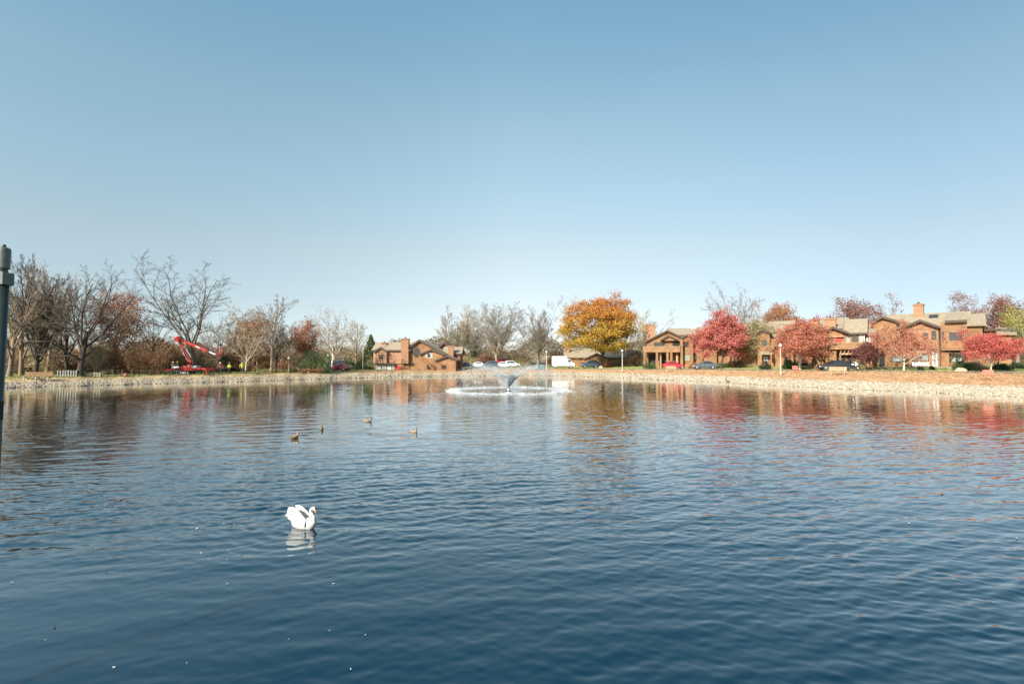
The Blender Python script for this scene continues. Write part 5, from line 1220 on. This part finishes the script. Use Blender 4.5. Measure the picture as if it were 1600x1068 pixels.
def fence(px0, px1, Y0, Y1, h, label, step=.3, m='fencegrey', pw=.14):
    a, b = ground(px0, Y0), ground(px1, Y1); root = empty('picket_fence', a, 0, label, 'fence'); d = b - a; n = int(d.length / step); pk = MB()
    for i in range(n + 1):
        p = d * (i / n); pk.box(p.x - pw / 2, p.x + pw / 2, p.y - .015, p.y + .015, p.z + .04, p.z + h * (1 if i % 4 else 1.02))
    pk.build('pickets', m, root); r = MB()
    for z in (.25 * h, .8 * h): r.beam(Vector((0, .045, z)), d + Vector((0, .045, z)), .05, .08)
    r.build('rails', m, root)
    for t in (0, .5, 1): p = d * t; MB().box(p.x - .06, p.x + .06, p.y + .075, p.y + .19, p.z - .1, p.z + h * 1.05).build('post', m, root)
fence(90, 119, 66, 66.5, .85, 'grey picket fence left of the thick black trunk', .27)
fence(130, 156, 67.5, 68, .62, 'low white fence right of the thick black trunk', .3, 'cream', .1)
def rail_fence(px0, px1, YY, label, n):
    a, b = ground(px0, YY[0]), ground(px1, YY[1]); root = empty('rail_fence', a, 0, label, 'fence'); d = b - a; r = MB()
    for z in (.35, .7): r.beam(Vector((0, 0, z)), d + Vector((0, 0, z)), .02, .02)
    r.build('rails', 'bark', root)
    for i in range(n): p = d * (i / (n - 1)); MB().box(p.x - .03, p.x + .03, p.y + .02, p.y + .08, p.z - .1, p.z + .75).build('post', 'bark', root)
rail_fence(160, 262, (72, 76), 'thin rail fence along the grass left of the lift', 8); rail_fence(386, 476, (81.5, 87), 'thin rail fence below the rounded green shrub', 10)

def boulder(px, Y, w, h, label, seed, m='stone'):
    g = ground(px, Y); rng = np.random.default_rng(seed); bm = bmesh.new(); bmesh.ops.create_icosphere(bm, subdivisions=3, radius=1)
    dirs = nrm3(rng.normal(size=(14, 3))); lim = rng.uniform(.62, .95, 14)
    for v in bm.verts:
        p = np.array(v.co[:])
        for d_, l_ in zip(dirs, lim):
            q = p @ d_
            if q > l_: p = p - d_ * (q - l_)
        v.co = Vector((p[0] * w / 2, p[1] * w / 2.6, p[2] * h + h * .35))
    me = bpy.data.meshes.new('boulder'); bm.to_mesh(me); bm.free(); me.materials.append(m_(m)); o = bpy.data.objects.new('boulder', me); COL.objects.link(o); o.location = g
    return tagp(o, label, 'boulder')
boulder(1500, 63, 1.6, .42, 'long pale boulder on the lawn left of the red bench', 1); boulder(939, 112, 1.0, .5, 'pale boulder beside the dark blue minivan', 2)
boulder(196, 70, .75, .38, 'reddish stone on the grass left of the lift', 3, mat('red_stone', (.45, .20, .13), .9, .2, 3)); boulder(482, 87.5, .5, .3, 'small pale stone at the foot of the brush pile', 4)
def utility_box():
    g = ground(846, 110); root = empty('utility_box', g, 0, 'green utility cabinet left of the cream lamp post by the truck', 'utility box')
    MB().box(-.75, .75, -.4, .4, -.05, 1.1).build('cabinet', 'green', root, bevel=.03); MB().box(-.8, .8, -.45, .45, 1.103, 1.17).build('lid', 'green', root)
    MB().box(-.68, .68, -.43, -.403, .08, 1.0).build('door', 'green', root)
utility_box()
def bollard():
    g = ground(853, 106); root = empty('bollard', g, 0, 'short cream bollard at the foot of the lamp post by the truck', 'bollard')
    MB().tube([(0, 0, -.1), (0, 0, .5), (0, 0, .55)], [.1, .1, .04], 10).build('post', 'cream', root)
bollard()

# ------------------------------------------------------------------ metal post at the left edge
def metal_post():
    Y = 5.0; t = at(6.8, 384, Y); b0 = on_z(-6, 1074); b0 = Vector((at(0.5, 660, Y).x - .085, Y, -1.2))
    top = Vector((t.x, Y, t.z)); root = empty('metal_post', (b0.x, b0.y, 0), 0, 'dark green metal post with domed cap at the left edge of the water', 'post')
    o = Vector((b0.x, b0.y, 0)); ax = (top - b0).normalized(); T = top - o; B = b0 - o
    z1 = at(7, 446, Y).z; z2 = at(7, 426, Y).z
    def on(z): return B + ax * ((z - B.z) / ax.z)
    MB().tube([B, on(1.9), on(z1)], [.042, .045, .05], 20).build('pole', 'postgreen', root, smooth=True)
    p = on(z1); q = on(z2); MB().box(p.x - .062, p.x + .06, -.06, .06, z1 + .003, z2).build('bracket', 'postcap', root, bevel=.006)
    MB().tube([on(z2 + .003), on(z2 + .035)], .036, 16).build('neck', 'postgreen', root)
    zt = T.z; MB().tube([on(z2 + .037), on(z2 + .05), on(zt - .045), on(zt - .028), on(zt - .015)], [.048, .052, .052, .05, .03], 20).build('cap', 'postcap', root, smooth=False)
    MB().ball(on(zt), .016, 10, 6).build('finial', 'postgreen', root, smooth=True)
    MB().tube([on(2.62), on(2.80)], .049, 20).build('clamp', 'black', root)
metal_post()

# ------------------------------------------------------------------ fountain
def fountain():
    c = on_z(794, 610.5); root = empty('fountain', c, 0, 'floating fountain throwing a wide white cone of spray', 'fountain'); rng = np.random.default_rng(21)
    fm = bpy.data.materials.new('white_spray'); fm.use_nodes = True; b = fm.node_tree.nodes["Principled BSDF"]; b.inputs["Base Color"].default_value = (.9, .92, .95, 1); b.inputs["Roughness"].default_value = .4
    MATS['white_spray'] = fm; nt = fm.node_tree; t_ = N(nt, 'ShaderNodeBsdfTranslucent'); t_.inputs[0].default_value = (.9, .93, .96, 1); mx = N(nt, 'ShaderNodeMixShader'); mx.inputs[0].default_value = .4; tr_ = N(nt, 'ShaderNodeBsdfTransparent'); m2 = N(nt, 'ShaderNodeMixShader'); m2.inputs[0].default_value = 0.0
    nt.links.new(b.outputs[0], mx.inputs[1]); nt.links.new(t_.outputs[0], mx.inputs[2]); nt.links.new(mx.outputs[0], m2.inputs[1]); nt.links.new(tr_.outputs[0], m2.inputs[2]); nt.links.new(m2.outputs[0], nt.nodes['Material Output'].inputs[0])
    tb = MB(); tb.tube([(0, 0, -.2), (0, 0, .05)], .32, 20); tb.build('float', 'black', root, bevel=.04); MB().tube([(0, 0, .053), (0, 0, .24)], [.08, .04], 12).build('nozzle', 'steel', root)
    R, H = 6.0, 2.45
    def drops(P, s, D=None, stretch=1.0):
        n = len(P); tet = np.array([[1, 1, 1], [1, -1, -1], [-1, 1, -1], [-1, -1, 1]]) * .58; q, _ = np.linalg.qr(rng.normal(size=(n, 3, 3)))
        v = np.einsum('nij,kj->nki', q, tet) * s[:, None, None]
        if D is not None: v = v + D[:, None] * (v @ D[..., None]) * stretch
        v = v + P[:, None]; f = np.array([[0, 1, 2], [0, 3, 1], [0, 2, 3], [1, 3, 2]])[None] + (np.arange(n) * 4)[:, None, None]
        return v.reshape(-1, 3), f.reshape(-1, 3)
    foam = mat('foam_white', (.85, .87, .88), .6, .04)
    def jets(n, nj, tt, wob, smin, ssc, grow_):
        j = rng.integers(0, nj, n); a = j * 2 * np.pi / nj + rng.normal(0, .014, n); t = tt(n)
        kk = 1 + .06 * np.sin(j * 7.3) + rng.normal(0, .012 + wob * t, n)
        r = R * t * kk; z = .24 + 4 * H * t * (1 - t) * kk * .95 - .24 * t; w = .012 + grow_ * t
        P = np.stack([r * np.cos(a) + rng.normal(0, 1, n) * w, r * np.sin(a) + rng.normal(0, 1, n) * w, z + rng.normal(0, 1, n) * w * .7], -1); ok = P[:, 2] > .01
        D = nrm3(np.stack([R * np.cos(a), R * np.sin(a), 4 * H * (1 - 2 * t)], -1)); return drops(P[ok], rng.gamma(3, ssc, ok.sum()).clip(smin, .04), D[ok], 2.0)
    V1, F1 = jets(7000, 40, lambda n: .20 * rng.uniform(0, 1, n) ** 1.0, .04, .008, .0068, .06)
    V2, F2 = jets(17000, 52, lambda n: rng.uniform(.03, 1, n), .09, .004, .0040, .24)
    o = npobj('spray', np.concatenate([V1, V2]), np.concatenate([F1, F2 + len(V1)]), fm, root); o['kind'] = 'stuff'
    n = 20000; a = rng.uniform(0, 6.283, n); a = a + .03 * np.sin(a * 17) + .05 * np.sin(a * 7 + 1); wob = 1 + .018 * np.sin(a * 5 + 1) + .012 * np.sin(a * 13) + .01 * np.sin(a * 29)
    r = R * 1.0 * wob + rng.normal(-.05, .22, n); z = np.abs(rng.normal(0, .10, n)) * np.exp(-((r - R * wob) / .3) ** 2) + .006
    V, Fq = drops(np.stack([r * np.cos(a), r * np.sin(a), z], -1), rng.gamma(3, .0072, n).clip(.008, .05)); o = npobj('splash_ring', V, Fq, foam, root); o['kind'] = 'stuff'
fountain()

# ------------------------------------------------------------------ birds
def swan():
    p = on_z(474, 823); root = empty('swan', p, math.radians(-24), 'white swan with raised wings and tucked orange bill floating on the water', 'swan', None, (.79, .79, .83))
    b = MB(); b.ball((-.02, 0, .07), (.33, .155, .14), 20, 12); b.ball((.2, 0, .1), (.15, .125, .15), 16, 10); b.tube([(-.2, 0, .10), (-.34, 0, .16), (-.45, 0, .23)], [.12, .075, .02], 10)
    neck = [(.25, 0, .08), (.325, 0, .16), (.325, 0, .25), (.27, 0, .32), (.232, 0, .375), (.24, 0, .435), (.29, 0, .465)]
    b.tube(neck, [.10, .075, .052, .043, .038, .037, .036], 12); b.ball((.315, 0, .46), (.06, .04, .042), 12, 8); b.tube([(.34, 0, .452), (.37, 0, .42)], [.032, .022], 10)
    mat('swan_feathers', (.66, .64, .60), .85, .1, 18, bump=.4, bscale=60); mat('swan_bill', (.72, .22, .06), .5); mat('bird_black', (.015, .014, .013), .6)
    b.build('body', 'swan_feathers', root, remesh=.009)
    MB().tube([(.362, 0, .43), (.392, 0, .385), (.405, 0, .345)], [.021, .017, .010], 10).build('bill', 'swan_bill', root, smooth=True)
    k = MB(); k.ball((.370, 0, .448), (.014, .012, .014), 8, 6); k.build('bill_knob', 'bird_black', root, smooth=True)
    for s_ in (1, -1): MB().ball((.335, s_ * .034, .468), .008, 8, 6).build('eye', 'bird_black', root, smooth=True)
    for s_ in (1, -1):
        vs, fs = [], []; nu, nv = 22, 14
        for sd in (0, 1):
            for i in range(nu):
                u = i / (nu - 1)
                for j in range(nv):
                    v = j / (nv - 1)
                    x = .20 - .60 * u - .05 * v * math.sin(u * 3.14); top = .21 + .245 * math.sin(min(1, u * 1.15) * math.pi * .62) + .012 * math.sin(u * 30) * u; bot = .06 + .10 * u ** 1.5
                    z = bot + (top - bot) * v; y = .145 + .035 * math.sin(v * math.pi) - .05 * u - .04 * v * (1 - u) + .006 * math.sin(u * 60 + v * 4) * v
                    y += (-.028 * math.sin(min(1, (u + .05)) * math.pi) ** .5 * (math.sin(v * math.pi) * .8 + .15) if sd else 0)
                    vs.append((x, s_ * y, z))
        m = nu * nv
        for sd in (0, 1):
            for i in range(nu - 1):
                for j in range(nv - 1):
                    q = sd * m + i * nv + j; fs.append((q, q + 1, q + nv + 1, q + nv))
        for i in range(nu - 1):
            for j in (0, nv - 1): q = i * nv + j; fs.append((q, q + nv, m + q + nv, m + q))
        for j in range(nv - 1):
            for i in (0, nu - 1): q = i * nv + j; fs.append((q, q + 1, m + q + 1, m + q))
        MB().add(vs, fs).build('wing', 'swan_feathers', root, smooth=True)
    t = MB()
    for q in range(5): an = (q - 2) * .22; t.slab((-.36, math.sin(an) * .05 - .03, .17), (-.36, math.sin(an) * .05 + .03, .17), (-.52, math.sin(an) * .16 + .02, .27 - abs(q - 2) * .015), (-.52, math.sin(an) * .16 - .02, .27 - abs(q - 2) * .015), .012)
    t.build('tail', 'swan_feathers', root)
swan()
mat('duck_tan', (.50, .28, .12), .8, .3, 20); mat('duck_brown', (.20, .13, .08), .8, .35, 25); mat('duck_green', (.02, .10, .05), .4); mat('duck_pale', (.34, .28, .21), .8, .2, 20); mat('duck_bill', (.55, .38, .06), .5)
def duck(px, py, rz, label, body, head, sc=1.0, back='duck_brown'):
    p = on_z(px, py); root = empty('duck', p, rz, label, 'duck', None, (sc, sc, sc))
    b = MB(); b.ball((0, 0, .05), (.2, .095, .085), 14, 10); b.tube([(-.14, 0, .07), (-.24, 0, .11)], [.06, .015], 8); b.tube([(.13, 0, .08), (.17, 0, .15), (.175, 0, .19)], [.055, .035, .035], 8); b.ball((.19, 0, .205), (.05, .037, .038), 10, 8)
    o = b.build('body', body, root, remesh=.011); recolor(o, [body, head, back], lambda c: 1 if c.z > .14 and c.x > .1 else (2 if c.z > .09 and c.x < .1 else 0))
    MB().poly([(.23, -.018, .2), (.29, -.022, .185), (.29, .022, .185), (.23, .018, .2)], (0, 0, -.012)).build('bill', 'duck_bill', root)
    for s_ in (1, -1): MB().ball((.21, s_ * .034, .215), .006, 6, 4).build('eye', 'bird_black', root)
duck(460.5, 684.5, math.radians(70), 'tan duck swimming away, nearest of the group and leftmost', 'duck_tan', 'duck_tan', 1.0, 'duck_tan')
duck(502, 671, math.radians(-60), 'dark green-headed duck between the tan duck and the farthest duck', 'duck_brown', 'duck_green', .95)
duck(574, 658.5, math.radians(5), 'brownish duck seen side on, farthest from the swan', 'duck_pale', 'duck_brown', 1.05)
duck(646.5, 675, math.radians(-35), 'pale-sided duck with dark head, rightmost of the group', 'duck_pale', 'duck_brown', 1.0)
def goose():
    p = on_z(1137.5, 600.0); root = empty('goose', Vector((p.x, p.y - .1, .0)), math.radians(150), 'dark goose standing in the shallows before the crimson tree', 'goose')
    b = MB(); b.ball((0, 0, .36), (.26, .13, .14), 14, 10); b.tube([(-.18, 0, .36), (-.34, 0, .30)], [.08, .03], 8); b.tube([(.17, 0, .42), (.27, 0, .56), (.25, 0, .72), (.26, 0, .78)], [.08, .05, .04, .04], 8); b.ball((.29, 0, .79), (.06, .04, .042), 10, 8); b.tube([(.33, 0, .785), (.40, 0, .765)], [.025, .012], 8)
    for s_ in (1, -1): b.tube([(0, s_ * .06, .27), (0, s_ * .06, .03), (.05, s_ * .06, -.05)], [.025, .014, .02], 6)
    mat('goose_dark', (.07, .055, .045), .8, .2, 15); mat('goose_white', (.6, .58, .55), .8)
    o = b.build('body', 'goose_dark', root, remesh=.014); recolor(o, ['goose_dark', 'bird_black', 'goose_white'], lambda c: 1 if c.z > .5 else (2 if c.x < -.12 and c.z < .36 or (.0 < c.x < .2 and c.z < .3 and c.z > .22) else 0))
    for s_ in (1, -1): MB().ball((.31, s_ * .036, .80), .008, 6, 4).build('eye', 'bird_black', root)
goose()

# ------------------------------------------------------------------ bits floating on the water
FLO = [(548, 1046, 'w', 2.2), (521, 912, 'w', 2), (451, 999, 'w', 1.2), (515, 985, 'w', 1.2), (571, 992, 'w', 1.4), (308, 826, 'w', 3.4), (314, 864, 'w', 2), (327, 874, 'w', 1.5), (355, 874, 'w', 1.5), (382, 870, 'w', 1.2),
       (355, 912, 'w', 2), (350, 818, 'w', 1.6), (366, 819, 'w', 1.6), (166, 893, 'd', 3), (86, 980, 'd', 3), (178, 1043, 'w', 2.6), (71, 1000, 'w', 1.4), (189, 780, 'b', 4), (19, 910, 'w', 2), (1420, 818, 'w', 3), (1472, 811, 'w', 2.2), (1472, 772, 'b', 4), (1308, 781, 'b', 3), (1589, 841, 'w', 2), (292, 1036, 'w', 1.2)]
mat('pale_feather', (.6, .61, .6), .7); mat('dark_leaf', (.04, .035, .03), .7); mat('brown_leaf', (.28, .15, .08), .7)
WORDS = {'w': ('feather', 'pale_feather', 'feather'), 'd': ('leaf', 'dark_leaf', 'leaf'), 'b': ('leaf', 'brown_leaf', 'leaf')}
FL = ['small white feather nearest the bottom edge, below the swan', 'white feather floating right of the swan, first below it', 'tiny white feather low in the water straight below the swan', 'tiny white fleck between the two lowest white feathers', 'tiny pale fleck right of the lowest feathers', 'large pale feather floating left of the swan',
      'pale feather just below the large pale feather', 'left one of two small feathers below and left of the swan', 'right one of two small feathers below and left of the swan', 'small feather nearest the swan on its lower left', 'lone white feather below the two small feathers left of the swan', 'pale fleck left of the swan at its level', 'pale fleck closest to the swan on the left',
      'dark leaf on the dark water at the left', 'dark leaf near the bottom left corner', 'translucent pale feather near the bottom left', 'tiny pale fleck beside the lower dark leaf', 'brown leaf floating in the reflection of the left trees', 'pale fleck near the left edge', 'largest pale feather on the right side of the water', 'small pale feather right of the largest right-hand feather',
      'brown leaf above the pale feathers on the right', 'brown leaf left of the right-hand feathers', 'small feather at the right edge of the water', 'tiny pale fleck at the bottom left of the swan']
for i, ((px, py, k, s_), lb) in enumerate(zip(FLO, FL)):
    p = on_z(px, py); r = s_ * (p.y / F) * .75; rr = random.Random(i); n = 9; vs = []
    for q in range(n):
        a = 2 * math.pi * q / n; w = r * (.8 + .35 * rr.random()); vs.append((w * 1.25 * math.cos(a), w * .6 * math.sin(a), .004 + .25 * r * abs(math.cos(a))))
    b = MB().poly(vs, (0, 0, .004)); o = b.build(WORDS[k][0], WORDS[k][1]); o.location = (p.x, p.y, .004); o.rotation_euler = (0, 0, rr.uniform(0, 3)); tagp(o, lb, WORDS[k][2], 'bits floating on the water')
